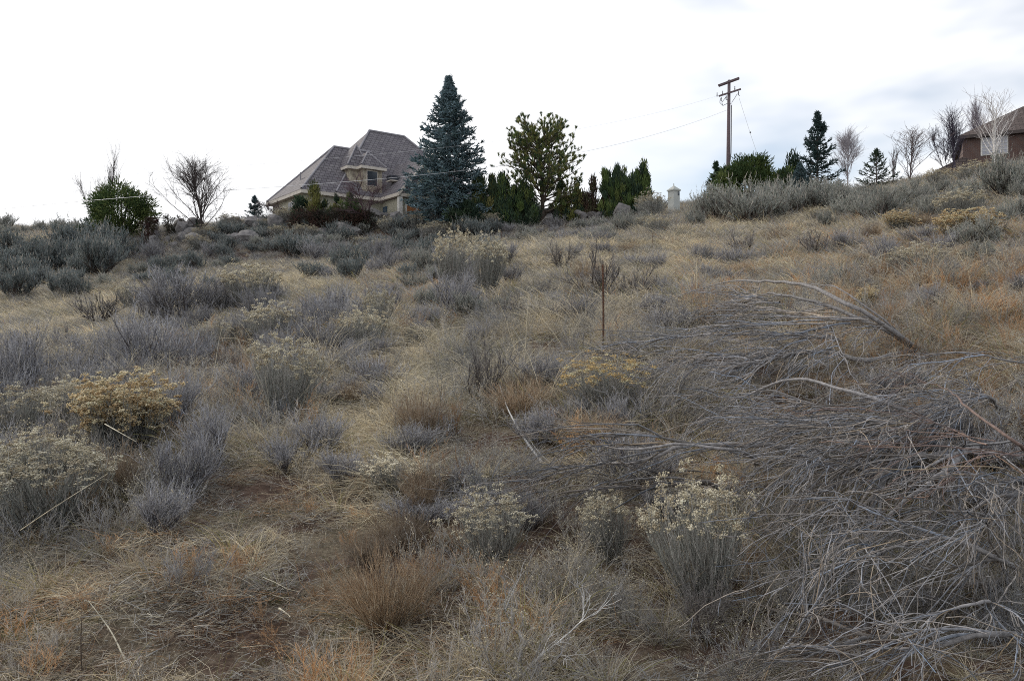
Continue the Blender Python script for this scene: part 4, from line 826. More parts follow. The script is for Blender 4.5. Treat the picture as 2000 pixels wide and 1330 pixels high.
def house_one():
    D = 62.; o = np.array([(588-1000)/FPX*D, D]); gzb = 8.6
    root = bpy.data.objects.new('tan_house', None); COL.objects.link(root); root.location = (o[0], o[1], gzb)
    root['label'] = 'tan stucco house with steep grey tiled roof, left of the blue spruce'; root['category'] = 'house'
    f = Frame(o, (.8, .6), root); ze = 11.8; e = .28
    def eave(s0, s1, t0, t1, z): return [(s0, t0, z), (s1, t0, z), (s0, t1, z), (s1, t1, z)]
    def roof(name, ev, tops, z):       # tiled solid on a fascia board
        r = f.H(name, [(s, t, z) for s, t in ev]+tops, M_TILE)
        cs = sum(q[0] for q in ev)/len(ev); ct = sum(q[1] for q in ev)/len(ev)
        f.H('fascia', [(s+(cs-s)*.004, t+(ct-t)*.004, z-.003) for s, t in ev]+[(s+(cs-s)*.004, t+(ct-t)*.004, z-e) for s, t in ev], M_FASC, r); return r
    # walls
    w1 = f.H('wall', box((.45, .45, gzb-1), (14, 7.4, ze-e+.02)), M_STUC)
    w2 = f.H('wall', box((9, 7.0, gzb-1), (18.2, 12.4, ze-e+.02)), M_STUC)
    w3 = f.H('wall', box((7.25, -2.6, gzb-1), (13.2, .44, ze-e+.02)), M_STUC)
    # left wing, main roof
    r1 = roof('roof', [(0, 0), (11, 0), (0, 7.8), (11, 7.8)], [(4.5, 3.9, 16.45), (9, 3.9, 16.45)], ze)
    r2 = roof('roof', [(2.8, -.12), (18.9, -.12), (2.8, 13.1), (18.9, 13.1)], [(9.12, 6.5, 19.1), (12.75, 6.5, 19.1)], ze+.02)
    f.bars('ridge_cap', [((4.5, 3.9, 16.5), (.05, .05, ze+.05)), ((4.5, 3.9, 16.5), (.05, 7.75, ze+.05)), ((4.5, 3.9, 16.5), (8, 3.9, 16.5))], .10, M_RIDGE, r1)
    f.bars('ridge_cap', [((9.12, 6.5, 19.15), (2.9, -.05, ze+.08)), ((9.12, 6.5, 19.15), (12.75, 6.5, 19.15)), ((12.75, 6.5, 19.15), (18.8, -.05, ze+.08))], .10, M_RIDGE, r2)
    # projecting gable on the right
    zg = ze+.05; sl, sr, sp = 6.86, 13.6, 10.2; zp = zg+1.1*(sp-sl); tf = -3.0
    g = f.H('gable_roof', [(sl, tf, zg), (sl, 3, zg), (sr, tf, zg), (sr, 3, zg), (sp, tf, zp), (sp, 4.2, zp)], M_TILE)
    f.H('rake_board', [(sl-.02, tf-.04, zg-.02), (sl-.02, tf-.12, zg-.02), (sl+.02, tf-.04, zg-.28), (sl+.02, tf-.12, zg-.28), (sp, tf-.04, zp), (sp, tf-.12, zp), (sp, tf-.04, zp-.3), (sp, tf-.12, zp-.3)], M_FASC, g)
    f.H('fascia', box((sl+.01, tf+.02, zg-.27), (sr-.01, -.14, zg-.004)), M_FASC, g)
    f.H('gable_wall', [(sl+.75, tf-.01, zg-.2), (sr-.75, tf-.01, zg-.2), (sp, tf-.01, zp-.8), (sl+.75, tf-.03, zg-.2), (sr-.75, tf-.03, zg-.2), (sp, tf-.03, zp-.8)], M_STUC, g)
    # bay windows upstairs: two hipped turrets with mottled stone walls
    def bay(s0, s1, t0, t1, zt, ap, zb):
        w = f.H('bay_wall', box((s0+.3, t0+.3, zb), (s1-.3, t1, zt-.2)), M_STONE)
        r = f.H('bay_roof', [(s0, t0, zt), (s1, t0, zt), (s0, t1, zt), (s1, t1, zt)]+ap, M_TILE)
        f.H('fascia', [(s, t, zt-q) for s in (s0+.01, s1-.01) for t in (t0+.01, t1) for q in (.003, .24)], M_FASC, r)
        f.bars('ridge_cap', [((s0+.03, t0+.03, zt+.05), ap[0]), ((s1-.03, t0+.03, zt+.05), ap[0])], .07, M_RIDGE, r); return w
    bay(4.25, 6.3, .75, 5, 14.35, [(5.55, 1.75, 16.35), (5.9, 5, 16.35)], 12.4)
    wb = bay(5.15, 7.5, .02, 4.2, 14.36, [(6.25, 1.1, 15.75), (6.3, 4.2, 15.75)], 12.2)
    fr = f.H('window', box((5.75, .27, 12.75), (6.75, .315, 14.05)), M_FASC); f.H('pane', box((5.82, .24, 12.82), (6.68, .268, 13.98)), M_DGL, fr)
    wv = f.H('window', box((7.6, -.5, 13.35), (9.3, .3, 13.75)), M_DGL)      # low clerestory beside the bay
    f.H('sill', box((7.55, -.6, 13.25), (9.35, .3, 13.34)), M_FASC, wv)
    # left end windows
    for t0, t1, z0, z1 in ((2.5, 3.7, 10.4, 11.25), (4.6, 5.9, 10.4, 11.1)):
        w = f.H('window', box((.40, t0, z0), (.452, t1, z1)), M_WHT)
        n = 2
        for i in range(n):
            a_ = t0+.07+(t1-t0-.07)*i/n; f.H('pane', box((.37, a_, z0+.07), (.398, a_+(t1-t0-.07)/n-.07, z1-.07)), M_DGL, w)
    # porch: column, pale panel wall, blue door, orange doors
    f.H('porch_column', box((7.0, -2.95, gzb-.6), (7.32, -2.63, ze-e+.02)), M_WHT)
    f.H('side_door', box((7.19, -.5, gzb-.2), (7.248, .2, 11.1)), M_BLU)
    w = f.H('garage_door', box((7.9, -2.68, gzb-.2), (9.75, -2.602, 10.95)), M_DOOR); f.H('door_frame', box((7.75, -2.65, gzb-.2), (9.9, -2.601, 11.1)), M_WHT, w); f.H('door_mullion', box((8.75, -2.72, gzb-.2), (8.83, -2.683, 10.95)), M_WHT, w)
    aw = f.H('arched_window', [(9.0+.62*math.cos(a)-.2, t, 11.9+.62*math.sin(a)) for a in np.linspace(0, math.pi, 9) for t in (-3.06, -3.035)], M_BLU)
    # lower roof seen right of the spruce
    r3 = roof('roof', [(17.0, -1.2), (26, -1.2), (17.0, 8), (26, 8)], [(20.5, 3.4, 14.6), (23.5, 3.4, 14.6)], 11.3)
    f.H('wall', box((17.4, -.8, gzb-1), (25.6, 7.6, 11.04)), M_STUC)
    # roof vent
    f.bars('vent_pipe', [((1.4, 3.6, 13.0), (1.4, 3.6, 13.85))], .06, M_RIDGE)
house_one()
def house_two():
    root = bpy.data.objects.new('brown_house', None); COL.objects.link(root); D = 60; x0 = (1878-1000)/FPX*D; root.location = (x0, D, 12.6)
    root['label'] = 'brown brick house with a low dark roof and white gridded window at the right edge'; root['category'] = 'house'
    f = Frame((x0, D), (math.cos(.47), -math.sin(.47)), root); z = lambda py: (Y0-py)/FPX*D
    br = bpy.data.materials.new('brown_brick'); nt, N, L = nodes(br); out = N.new('ShaderNodeOutputMaterial'); b = N.new('ShaderNodeBsdfPrincipled'); b.inputs['Roughness'].default_value = .9
    bt = N.new('ShaderNodeTexBrick'); bt.inputs['Scale'].default_value = 1; bt.inputs['Brick Width'].default_value = .22; bt.inputs['Row Height'].default_value = .08; bt.inputs['Mortar Size'].default_value = .01
    bt.inputs['Color1'].default_value = (.12, .065, .05, 1); bt.inputs['Color2'].default_value = (.09, .05, .045, 1); bt.inputs['Mortar'].default_value = (.14, .12, .11, 1)
    uv = N.new('ShaderNodeUVMap'); uv.uv_map = 'run'; L.new(uv.outputs[0], bt.inputs['Vector']); L.new(bt.outputs['Color'], b.inputs['Base Color']); L.new(b.outputs[0], out.inputs['Surface'])
    M_T2 = tile_mat('brown_roof', (.09, .07, .065), (.125, .098, .09), (.035, .028, .026), .24, .5)
    f.H('wall', box((.1, .1, 11), (12, 8, z(268)+.02)), br)
    zt = z(268)+.02; r = f.H('roof', [(-.25, -.35, zt), (12.4, -.35, zt), (-.25, 8.6, zt), (12.4, 8.6, zt), (4.3, 4.0, zt+2.75), (8, 4.0, zt+2.75)], M_T2)
    f.H('fascia', box((-.24, -.34, zt-.22), (12.39, 8.59, zt-.003)), surf('dark_fascia', (.05, .04, .04), (.07, .055, .05), 3, .6), r)
    w = f.H('window', box((1.25, .04, z(308)), (3.0, .098, z(272))), M_WHT); f.H('pane', box((1.36, .01, z(306)), (2.94, .038, z(274))), surf('painted_reflection_glass', (.30, .31, .36), (.40, .41, .46), 1, .2, spec=.6), w)  # the pane's pale reflection is put into its base colour
    seg = [((1.36+i*.2257, -.005, z(306)), (1.36+i*.2257, -.005, z(274))) for i in range(1, 7)]+[((1.36, -.005, z(306)+i*.247), (2.94, -.005, z(306)+i*.247)) for i in range(1, 5)]
    f.bars('muntins', seg, .018, M_WHT, w)
    g = f.H('garage_wall', box((4.5, -1.2, 11), (10, .08, z(282))), surf('pale_siding', (.36, .38, .41), (.42, .44, .46), 2, .7)); f.H('garage_door', box((5.2, -1.26, 11), (8.6, -1.202, z(296))), M_WHT, g)
    f.H('roof', [(4.2, -1.6, z(282)+.004), (10.3, -1.6, z(282)+.004), (4.2, .09, z(282)+.004), (10.3, .09, z(282)+.004), (4.8, .09, z(262)), (10, .09, z(262))], M_T2)
    # lower lean-to roof on the left
    f.H('lower_roof', [(-1.9, -1.5, z(338)), (1.6, -1.5, z(338)), (-1.9, 4, z(338)), (.06, -1.0, z(312)), (.06, 4, z(312)), (1.6, -1., z(330)), (-1.9, -1.5, z(338)-.2), (1.6, -1.5, z(338)-.2), (.06, 4, z(338)-.2), (-1.9, 4, z(338)-.2)], M_T2)
house_two()

M_POST = surf('rusty_steel', (.075, .045, .035), (.15, .075, .045), 30, .85, .3, 80)
M_POLE = surf('weathered_pole', (.10, .075, .085), (.17, .13, .14), 12, .9, .4, 30)
M_HARD = surf('grey_hardware', (.16, .16, .17), (.24, .24, .25), 10, .5)
M_WIRE = surf('bare_aluminium', (.88, .88, .9), (.93, .93, .95), 5, .28, metallic=1)
def bars(name, segs, mat, parent, loc, sides=6):
    a = Acc()
    for p, q, r in segs: tubes(a, np.array([[p, q]], float)-np.asarray(loc), r, (.5, .5, .5), sides)
    for e in ():pass
    me = a.mesh(name, mat); return put(name, me, parent)
def capped(a, P, R, sides=8):
    """one tube with closed ends"""
    P = np.asarray(P, float)[None]; R = np.asarray(R, float)[None]; n0 = a.n; tubes(a, P, R, (.5, .5, .5), sides); k = P.shape[1]
    a.add([P[0, 0], P[0, -1]]); base = a.n-2
    T = []; 
    for i in range(sides): j = (i+1) % sides; T += [[n0+j, n0+i, base], [n0+(k-1)*sides+i, n0+(k-1)*sides+j, base+1]]
    a.t.append(np.array(T))
def t_post(px, top, d, label, lean=0.0, bent=0):
    p = at(px, d); h = (Y0-top)/FPX*d-p[2]; r = bpy.data.objects.new('fence_post', None); COL.objects.link(r); r.location = p; r['label'] = label; r['category'] = 'fence post'; r['group'] = 'steel fence posts'
    n = 8; t = np.linspace(0, 1, n); cx = lean*t+bent*np.sin(t*math.pi); A = Acc(); B = Acc()
    c = np.stack([cx, 0*t, -.25+(h+.25)*t], 1)
    def slab(acc, w, dd, off):
        V = []; 
        for q in c: V += [(q[0]-w/2, off-dd/2, q[2]), (q[0]+w/2, off-dd/2, q[2]), (q[0]+w/2, off+dd/2, q[2]), (q[0]-w/2, off+dd/2, q[2])]
        Q = [[i*4+j, i*4+(j+1) % 4, i*4+4+(j+1) % 4, i*4+4+j] for i in range(n-1) for j in range(4)]+[[3, 2, 1, 0], [n*4-4, n*4-3, n*4-2, n*4-1]]; acc.add(V, Q)
    slab(A, .029, .005, -.002); put('flange', A.mesh('flange', M_POST), r); A = Acc(); slab(A, .005, .028, .0145); put('web', A.mesh('web', M_POST), r)
    for zz in np.arange(.02, max(h, .1), .055): B.add(np.array(box((-.008, -.012, zz), (.008, -.0045, zz+.016)))+np.array([np.interp(zz/h, t, cx), 0, 0]), [[0, 1, 3, 2], [4, 6, 7, 5], [0, 4, 5, 1], [2, 3, 7, 6], [0, 2, 6, 4], [1, 5, 7, 3]])
    put('studs', B.mesh('studs', M_POST), r)
t_post(1177, 517, 12.0, 'rusty steel fence post standing at the left tip of the brush pile', -.0, .012)
t_post(980, 452, float(hit(980, 487)[1]), 'dark steel fence post right of the twin rabbitbrushes')
t_post(1275, 455, float(hit(1275, 490)[1]), 'thin distant steel fence post in pale grass below the pale pillar')
t_post(1663, 368, 45, 'small dark stake on the crest beside the pale rounded bare tree')

def pillar():
    d = 55.; p = at(1316, d); top = (Y0-362)/FPX*d; k = d/FPX; r = bpy.data.objects.new('stucco_pillar', None); COL.objects.link(r); r.location = (p[0], p[1], p[2]-.3); r.rotation_euler[2] = .55
    r['label'] = 'pale grey stucco pillar with a pointed cap and slot, standing alone on the crest'; r['category'] = 'pillar'; r['kind'] = 'thing'
    def ring(w, z): return [(w*sx, w*sy, z) for sx in (-.5, .5) for sy in (-.5, .5)]
    H = top-p[2]+.3; m = surf('pale_pillar', (.40, .42, .40), (.47, .48, .46), 2, .85, .1, 40); w = 16*k
    body = hull('shaft', ring(w*1.06, 0)+ring(w, H-.42), m, r); cap = hull('cap', ring(w*1.2, H-.42)+ring(w*1.22, H-.34)+[(0, 0, H-.02)], m, r)
    hull('finial', ring(.05, H-.04)+ring(.035, H+.12), m, r)
    s = hull('vent_slot', box((.10, -w/2-.035, H-.72), (w/2-.05, -w/2-.002, H-.48)), M_DGL, body)
    hull('louvre', box((.10, -w/2-.045, H-.61), (w/2-.05, -w/2-.037, H-.58)), m, s)
pillar()

def utility_pole():
    d = 66.; k = d/FPX; b = np.array([(1421-1000)*k, d, (Y0-395)*k-1.5]); T = np.array([(1424-1000)*k, d, (Y0-157)*k])
    r = bpy.data.objects.new('utility_pole', None); COL.objects.link(r); r.location = b; r['label'] = 'tall wooden utility pole with two crossarms above the spreading green bush'; r['category'] = 'utility pole'
    a = Acc(); capped(a, [np.zeros(3), (T-b)*.5, T-b], [.17, .15, .12], 10); put('pole', a.mesh('pole', M_POLE, True), r)
    def w(px, py, dy=0): return np.array([(px-1000)*k, d+dy, (Y0-py)*k])-b
    def beam(name, p, q, hw, hh, mat, parent):
        p, q = np.array(p), np.array(q); t = nrm(q-p); s = nrm(np.cross(t, [0, 0, 1.])); u = np.cross(s, t); V = [e+s*x*hw+u*z*hh for e in (p, q) for x in (-1, 1) for z in (-1, 1)]
        return hull(name, [tuple(v) for v in V], mat, parent)
    def depth(px): return -(px-1423)*k*.3       # the arms swing towards the viewer on the right
    c1 = beam('crossarm', w(1403, 167, depth(1402)-.2), w(1441, 156, depth(1443)-.2), .05, .07, M_POLE, r); c2 = beam('crossarm', w(1406, 166, depth(1407)+.2), w(1443, 155, depth(1446)+.2), .05, .07, M_POLE, r)
    c3 = beam('crossarm', w(1404, 188, depth(1403)-.2), w(1444, 178, depth(1444)-.2), .05, .065, M_POLE, r)
    for px, py in ((1401, 184), (1411, 181.5), (1433, 174.5)):
        a = Acc(); q = w(px, py, depth(px)-.2); capped(a, [q-[0, 0, .22], q-[0, 0, .1], q, q+[0, 0, .12]], [.02, .055, .03, .045], 8); put('insulator', a.mesh('insulator', M_HARD, True), r)
    for px, py in ((1408, 191), (1417, 189), (1439, 182.5)):
        a = Acc(); q = w(px, py, depth(px)-.3); capped(a, [q, q-[0, 0, .12], q-[0.02, 0, .30], q-[-.1, 0, .36]], [.03, .05, .04, .03], 8); put('cutout_fuse', a.mesh('cutout_fuse', M_HARD, True), r)
    a = Acc()
    for P in ([(1405, 195), (1404, 203), (1410, 209)], [(1416, 192), (1408, 203), (1410, 209)], [(1438, 186), (1432, 196), (1427, 203)], [(1410, 209), (1417, 205.5), (1424, 204), (1428, 207)]): tubes(a, np.array([[w(q[0], q[1], -.3) for q in P]]), .022, (.5, .5, .5), 4)
    put('jumper_wires', a.mesh('jumper_wires', M_HARD), r)
    a = Acc(); capped(a, [w(1428, 207, -.1), w(1427.5, 260, -.1), w(1427, 300, -.1), w(1423.5, 330, -.1)], [.045]*4, 8); put('conduit', a.mesh('conduit', M_HARD, True), r)
    # guy wire with a ball marker, and the three long wires, are things of their own
    g0 = b+w(1440, 195, -.5); g1 = pt(1476, 291, 62.); g1[2] -= 0; end = g0+(g1-g0)*1.35
    A = Acc(); tubes(A, np.array([[g0, g0*.5+end*.5+[0, 0, -.1], end]])-g0, .010, (.5, .5, .5), 4); r2 = bpy.data.objects.new('guy_wire', None); COL.objects.link(r2); r2.location = g0; r2['label'] = 'thin guy wire slanting down right from the pole with a small ball on it'; r2['category'] = 'wire'
    put('cable', A.mesh('cable', M_HARD), r2); bm = bmesh.new(); bmesh.ops.create_icosphere(bm, subdivisions=2, radius=.07); me = bpy.data.meshes.new('ball'); bm.to_mesh(me); bm.free(); me.materials.append(M_HARD)
    q = g0+(g1-g0)*.69-g0; put('ball', me, r2, q)
    for nm, P in (('lowest pale wire crossing in front of the round bush, tan house and blue spruce', [(-300, 440, 46), (180, 400, 50), (300, 388, 52), (600, 358, 54.5), (925, 325, 57), (1062, 309, 58.5), (1250, 270, 62), (1421, 215, 66)]),
                  ('middle pale wire crossing the blue spruce and the pine', [(-300, 395, 46), (300, 350, 52), (800, 292, 56), (925, 276, 57), (1062, 261, 58.5), (1250, 226, 62), (1404, 187, 66)])):
        Q = np.array([pt(*p) for p in P]); xs = Q[:, 0]; X = np.linspace(xs[0], xs[-1], 60)
        c = np.polyfit(xs, Q[:, 2], 3); cy = np.polyfit(xs, Q[:, 1], 2); C = np.stack([X, np.polyval(cy, X), np.polyval(c, X)], 1); off = Q[-1]-C[-1]; C += off*np.linspace(0, 1, 60)[:, None]**4
        A = Acc(); tubes(A, (C-C[-1])[None], .010 if 'lowest' in nm else .005, (.5, .5, .5), 4); thing('overhead_wire', nm, 'wire', tuple(C[-1]), 0, 'overhead wires', A.mesh('overhead_wire', M_WIRE))
utility_pole()
# ------------------------------------------------------------------ cut branches of the brush pile and loose sticks
WOOD = np.array([.295, .282, .28]); WOOD2 = np.array([.20, .18, .165]); RED = np.array([.26, .19, .165])
def smooth(P, k):
    P = np.asarray(P, float); s = np.r_[0, np.cumsum(np.linalg.norm(np.diff(P, axis=0), axis=1))]; return _cubic(s, P, np.linspace(0, s[-1], k))
def drape(P, o, top=.85):
    W = P+o; g = ground(W[..., 0], W[..., 1]); h = W[..., 2]-g; h = np.where(h > top*.7, top*.7+(h-top*.7)*.25, h); h = np.minimum(h, top); h = np.maximum(h, .02+.03*RNG.random(h.shape[:1]).reshape((-1,)+(1,)*(h.ndim-1)))
    W = W.copy(); W[..., 2] = g+h; return W-o
def limb(label, pts, r0, n1=18, n2=9, n3=5, l1=.9, l2=.42, flow=(-1, 0, -.15), fw=.5, col=WOOD, droop=-.25, r1=None, t0=.12, name='fallen_branch', own=True, cat='cut branch', cut=True):
    """pts: (px, py, height above ground) from the thick cut end to the tip"""
    Q = np.array([hit(a, b, (c*1.5+.05)*(.45 if q_ == 0 else 1)) for q_, (a, b, c) in enumerate(pts)]); k = 26; L0 = smooth(Q, k); wv = np.cumsum(RNG.normal(size=(k, 3)), 0); wv -= wv[0]+(wv[-1]-wv[0])*np.linspace(0, 1, k)[:, None]; L0 += wv*min(.012, .0035*np.linalg.norm(L0[-1]-L0[0]))
    o = L0[0].copy(); L0 = (L0-o)[None]; r0 *= .85; A = Acc(); tubes(A, L0, taper(1, k, r0, r1 or r0*.16)*(1+.07*RNG.normal(size=(1, k))), col*.85, 8)
    if cut:
        n0 = 0; A.add([L0[0, 0]], C=(.34, .29, .22)); A.t.append(np.array([[(i+1) % 8, i, A.n-1] for i in range(8)]))
    B = Acc(); tubes(B, L0, taper(1, k, r0*.4, .002), col, 4); flow = np.asarray(flow, float); dm = L0.shape and float(o[1]); sc_ = float(np.interp(dm, [4, 6, 10], [.48, .66, .92]))
    cv = lambda m: col*(.82 if dm < 7 else 1)*RNG.uniform(.5, 1.35, (m, 1))*(1+np.array([.10, .0, -.14])*RNG.normal(size=(m, 1))*.8)
    tl = np.linalg.norm(L0[0, -1]-L0[0, 0]); p, d, i, t = kids(L0, 3 if r0 > .018 else 2, .08, .6, .12, .4, flow, .15); d[:, 2] += .06
    fk = np.concatenate([smooth(g_, k)[None] for g_ in grow(p, d, np.minimum(tl, 3.2)*(1-t)*RNG.uniform(.6, .95, len(p)), 9, .07, np.array([0, 0, droop*1.0]))]); fk = drape(fk, o); tubes(B, fk, taper(len(fk), k, r0*.5*RNG.uniform(.7, 1.1, len(fk)), .004), cv(len(fk)), 6)
    LL = np.concatenate([L0, fk]); n1 = int(n1*(.36 if dm < 7 else .62)); p, d, i, t = kids(LL, n1, t0, 1, .15, .7, flow, fw*1.3); d[:, 2] += .12; bd = np.array([0, 0, droop*1.9])+RNG.normal(size=(len(p), 3))*.35
    S1 = np.zeros((len(p), 12, 3)); Lw = 1.3*l1*RNG.uniform(.35, 1.3, len(p))*(1.15-.5*t)
    S1 = np.concatenate([grow(p[q:q+1], d[q:q+1], Lw[q], 12, .085, bd[q]) for q in range(len(p))]); S1 = drape(S1, o, .95); rr = np.interp(t, [0, 1], [r0*.46, r0*.22]).clip(.0045, .015)*RNG.uniform(.5, 1.2, len(p))*sc_
    tubes(B, S1, taper(len(S1), 12, rr, .0022), cv(len(S1)), 5)
    p, d, i, t = kids(S1, max(2, int(n2*.36)), .2, .95, .2, .75, flow, fw*.55); S2 = grow(p, d, l2*1.1*RNG.uniform(.3, 1.3, len(p)), 8, .10, np.array([0, 0, droop*1.2])); S2 = drape(S2, o, 1.0); tubes(B, S2, taper(len(S2), 8, .0045*sc_, .0018), cv(len(S2)), 4)
    p, d, i, t = kids(S2, 2, .15, 1, .3, .9, flow, fw*.3); S3 = grow(p, d, l2*.45*RNG.uniform(.3, 1.3, len(p)), 5, .13, np.array([0, 0, droop*.5])); tubes(B, S3, taper(len(S3), 5, .0026*sc_, .0013), cv(len(S3))*1.05, 3)
    r = bpy.data.objects.new(name, None); COL.objects.link(r); r.location = o; r['label'] = label; r['category'] = cat; r['group'] = 'cut branches of the brush pile'
    put('bark', A.mesh('bark', M_BARK, True), r); put('side_branches', B.mesh('side_branches', M_TWIG), r); return r
limb('topmost limb of the pile, arching up from the forked butt to the upper left', [(1792, 682, .10), (1740, 650, .30), (1680, 612, .48), (1600, 574, .58), (1500, 556, .55), (1400, 556, .42), (1300, 588, .22), (1230, 610, .08)], .036, 20, 8, 5)
limb('second arching limb close under the topmost one', [(1786, 684, .12), (1720, 640, .30), (1640, 603, .40), (1540, 582, .44), (1470, 582, .38), (1380, 600, .26), (1290, 630, .10)], .034, 18, 8, 5)
limb('short whip rising right of the forked butt and bending left', [(1775, 670, .15), (1715, 622, .42), (1650, 570, .6), (1600, 556, .62), (1530, 552, .58)], .020, 10, 6, 4, .6)
limb('thick pale limb lying level from the forked butt towards the middle', [(1800, 678, .08), (1740, 688, .12), (1680, 700, .14), (1620, 686, .18), (1560, 684, .18), (1480, 700, .16), (1380, 732, .10), (1300, 775, .05)], .046, 24, 9, 6, 1.0)
limb('limb running low across the middle into a fan of grey twigs on the left', [(1640, 665, .25), (1560, 652, .34), (1480, 650, .36), (1380, 655, .34), (1280, 664, .26), (1180, 682, .16), (1090, 705, .05)], .030, 26, 9, 6, .8)
limb('dark log half buried under the left fan of twigs', [(1375, 705, .06), (1330, 702, .06), (1270, 706, .05), (1210, 712, .04)], .060, 12, 7, 4, .7, col=WOOD2)
limb('limb curving down left through the middle of the pile', [(1560, 690, .2), (1470, 705, .26), (1380, 720, .24), (1310, 750, .16), (1260, 800, .05)], .026, 24, 9, 6, .8, flow=(-1, -.3, -.2))
limb('long thin limb sweeping from the lower right butt up over the middle', [(1880, 835, .2), (1790, 800, .34), (1700, 768, .44), (1620, 745, .50), (1540, 738, .48), (1470, 762, .36), (1400, 800, .18), (1360, 835, .05)], .026, 26, 9, 6, .8)
limb('forked limb ending in two hooked tips above the lower opening', [(1660, 800, .22), (1580, 790, .30), (1500, 765, .34), (1440, 800, .22), (1390, 850, .06)], .024, 22, 8, 5, .7, flow=(-1, -.5, -.2))
limb('thick cut log end pointing up among the twigs of the lower pile', [(1905, 868, .12), (1830, 872, .14), (1740, 872, .16), (1660, 900, .14), (1560, 935, .10), (1450, 950, .08), (1350, 960, .05)], .058, 22, 9, 6, 1.0, col=WOOD2)
limb('long low limb reaching farthest left in the lower pile', [(1600, 876, .22), (1500, 862, .30), (1420, 858, .32), (1330, 866, .30), (1250, 900, .22), (1150, 910, .14), (1080, 925, .06), (1020, 945, .03)], .030, 22, 7, 5, .8)
limb('limb arching over the yellow headed rabbitbrush in the lower pile', [(1480, 905, .2), (1400, 880, .34), (1320, 873, .36), (1230, 885, .34), (1130, 880, .26), (1060, 915, .12)], .020, 14, 6, 4, .6)
limb('dark limb lying low with its tips at the scattered yellow heads', [(1420, 960, .1), (1340, 945, .16), (1260, 955, .18), (1170, 950, .18), (1090, 965, .12), (1040, 1000, .04)], .024, 16, 7, 5, .6, col=WOOD2)
limb('limb fanning down left in front of the thick log', [(1860, 880, .2), (1760, 900, .28), (1660, 935, .26), (1560, 985, .18), (1480, 1050, .05)], .034, 28, 9, 6, .85, flow=(-1, -.7, -.2))
limb('limb crossing over the thick log towards the lower right tangle', [(1910, 870, .24), (1880, 900, .3), (1800, 950, .28), (1720, 1010, .18), (1660, 1080, .05)], .040, 22, 8, 5, .75, flow=(-.6, -.8, -.3))
limb('sawn stub with a pale end in the lower tangle', [(1752, 912, .30), (1720, 945, .22), (1700, 990, .14), (1690, 1050, .06), (1670, 1110, .02)], .036, 14, 8, 5, .6, flow=(-.5, -.9, -.3))
limb('pale forked branch in the lower right tangle', [(1990, 1110, .14), (1920, 1075, .24), (1860, 1050, .28), (1780, 1060, .24), (1700, 1090, .14), (1620, 1130, .05)], .022, 20, 7, 5, .6, flow=(-.8, -.5, -.2))
limb('dark rotted log low at the right edge of the tangle', [(1995, 1135, .06), (1920, 1142, .08), (1850, 1146, .07), (1780, 1150, .05)], .040, 10, 6, 4, .6, col=WOOD2*.8)
limb('branch lying across the bottom right of the picture', [(2010, 1255, .08), (1900, 1240, .14), (1800, 1262, .16), (1700, 1270, .12), (1600, 1300, .05)], .022, 16, 7, 5, .5, flow=(-.9, -.3, -.1))
limb('dark bent branch below the black bush in the tangle', [(1760, 1215, .08), (1680, 1240, .14), (1620, 1215, .16), (1550, 1200, .10), (1480, 1180, .04)], .018, 16, 7, 5, .5, col=WOOD2)
limb('bare limb trailing in from the right edge above the thick log', [(2030, 700, .2), (1960, 705, .3), (1880, 690, .38), (1800, 700, .34), (1740, 730, .24), (1700, 760, .12)], .018, 18, 8, 5, .7, col=WOOD)
limb('slender reddish limb over the orange grass at the right', [(2030, 905, .35), (1970, 850, .48), (1900, 800, .5), (1850, 760, .4), (1800, 745, .28)], .016, 20, 8, 5, .6, col=RED)
limb('grey branch heap right of the thick log at the picture edge', [(2040, 980, .25), (1985, 960, .34), (1930, 975, .34), (1870, 1020, .24), (1840, 1080, .1)], .026, 26, 9, 6, .7, flow=(-.7, -.6, -.3))
limb('twiggy branch in the dense centre of the pile', [(1800, 850, .3), (1720, 820, .38), (1640, 812, .38), (1560, 830, .3), (1500, 870, .16)], .022, 28, 9, 6, .8)
limb('another twiggy branch deeper in the right half of the pile', [(1960, 800, .2), (1880, 770, .34), (1800, 765, .38), (1720, 790, .34), (1650, 840, .2)], .022, 28, 9, 6, .8)
limb('limb with curled pale twigs in the bottom tangle', [(1500, 1290, .06), (1560, 1262, .14), (1640, 1275, .18), (1720, 1290, .12), (1800, 1320, .04)], .014, 18, 7, 5, .4, flow=(.2, .3, .3))
for tx, P in (('tangled grey branch in the lower right corner, among dead grass', [(1930, 1180, .2), (1860, 1190, .26), (1780, 1210, .22), (1700, 1250, .08)]),
              ('tangled grey branch below the sawn stub', [(1720, 1080, .22), (1650, 1100, .28), (1570, 1120, .22), (1500, 1150, .08)]),
              ('tangled grey branch between the thick log and dark rotted log', [(1960, 1040, .26), (1880, 1000, .34), (1800, 1000, .3), (1720, 1030, .12)]),
              ('tangled grey branch right of the big rabbitbrush', [(1640, 1000, .25), (1570, 1010, .32), (1500, 1040, .26), (1440, 1090, .1)])):
    limb(tx, P, .012, 18, 8, 6, .42, .28, flow=(-.5, -.7, -.2))

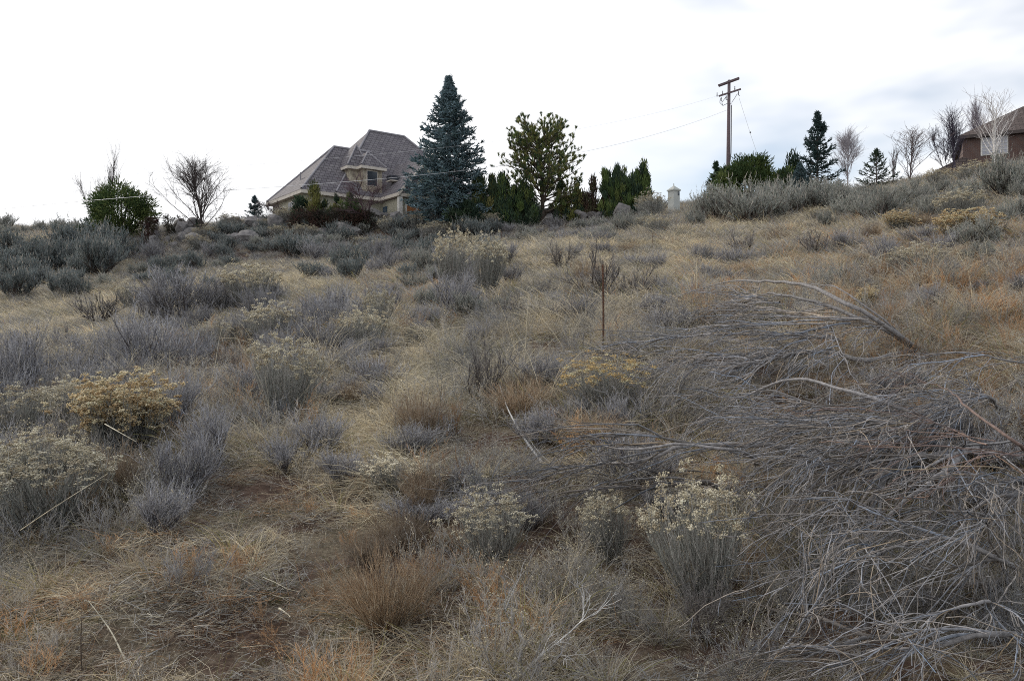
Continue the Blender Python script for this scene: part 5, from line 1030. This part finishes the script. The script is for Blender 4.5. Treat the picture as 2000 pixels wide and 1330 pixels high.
def stick(label, pts, r0, kidsn=0, col=GREY*.95, name='stick', grp='loose sticks in the grass'):
    Q = np.array([hit(a, b, c) for a, b, c in pts]); k = 14; L0 = smooth(Q, k); o = L0[0].copy(); L0 = (L0-o)[None]; A = Acc(); tubes(A, L0, taper(1, k, r0, r0*.35), col, 6)
    if kidsn:
        p, d, i, t = kids(L0, kidsn, .3, 1, .3, .8, (0, 0, 1), .3); S = grow(p, d, .22*RNG.uniform(.4, 1.3, len(p)), 6, .16); tubes(A, S, taper(len(S), 6, r0*.5, .0012), col, 4)
        p, d, i, t = kids(S, 3, .3, 1, .3, .8); S = grow(p, d, .09*RNG.uniform(.4, 1.3, len(p)), 5, .16); tubes(A, S, taper(len(S), 5, .0016, .0009), col, 3)
    o_ = thing(name, label, 'stick', tuple(o), 0, grp, A.mesh(name, M_TWIG, True)); return o_
stick('long bleached stick propped in the centre, pointing up left', [(1060, 905, .03), (1030, 865, .10), (1000, 815, .16), (985, 780, .22), (976, 752, .27)], .013)
stick('thin bleached stick crossing beside the long propped one', [(1075, 905, .02), (1050, 880, .08), (1030, 850, .12)], .006)
stick('curved pale stick lying in the left foreground', [(368, 1210, .015), (400, 1195, .03), (430, 1175, .05), (450, 1152, .07), (459, 1130, .10)], .006)
stick('straight thin pale stick leaning in the left foreground', [(245, 1290, .02), (215, 1230, .09), (190, 1195, .15), (172, 1172, .2)], .005, 0, PALE*.9)
stick('dry stick lying flat near the bottom left centre', [(280, 1285, .015), (310, 1268, .02), (335, 1256, .02)], .005)
stick('short bleached stick on bare soil in the foreground', [(545, 1188, .02), (560, 1198, .02), (567, 1204, .015)], .007, 0, PALE)
stick('forked pale dead branch at the bottom centre', [(1010, 1328, .03), (1050, 1285, .10), (1100, 1245, .18), (1140, 1200, .28), (1140, 1180, .32)], .006, 9, GREY*1.35)
stick('pale twig arching left at the bottom centre', [(1060, 1285, .06), (1010, 1235, .16), (990, 1200, .26), (985, 1190, .3)], .006, 7, GREY*1.35)
stick('pale twig bending right at the bottom centre', [(1060, 1285, .06), (1110, 1283, .10), (1140, 1310, .05)], .006, 6, GREY*1.25)
stick('bleached stem across the golden rabbitbrush', [(205, 828, .5), (235, 845, .5), (265, 862, .46)], .005, 0, PALE)
stick('long straw stem slanting over the cream rabbitbrush', [(40, 1035, .3), (130, 975, .5), (210, 925, .6)], .0035, 0, STRAW*1.2)
stick('thin dark stick standing at the lower left edge', [(160, 1310, .05), (158, 1260, .2), (160, 1205, .36)], .004, 0, BROWN)
finish_labels()
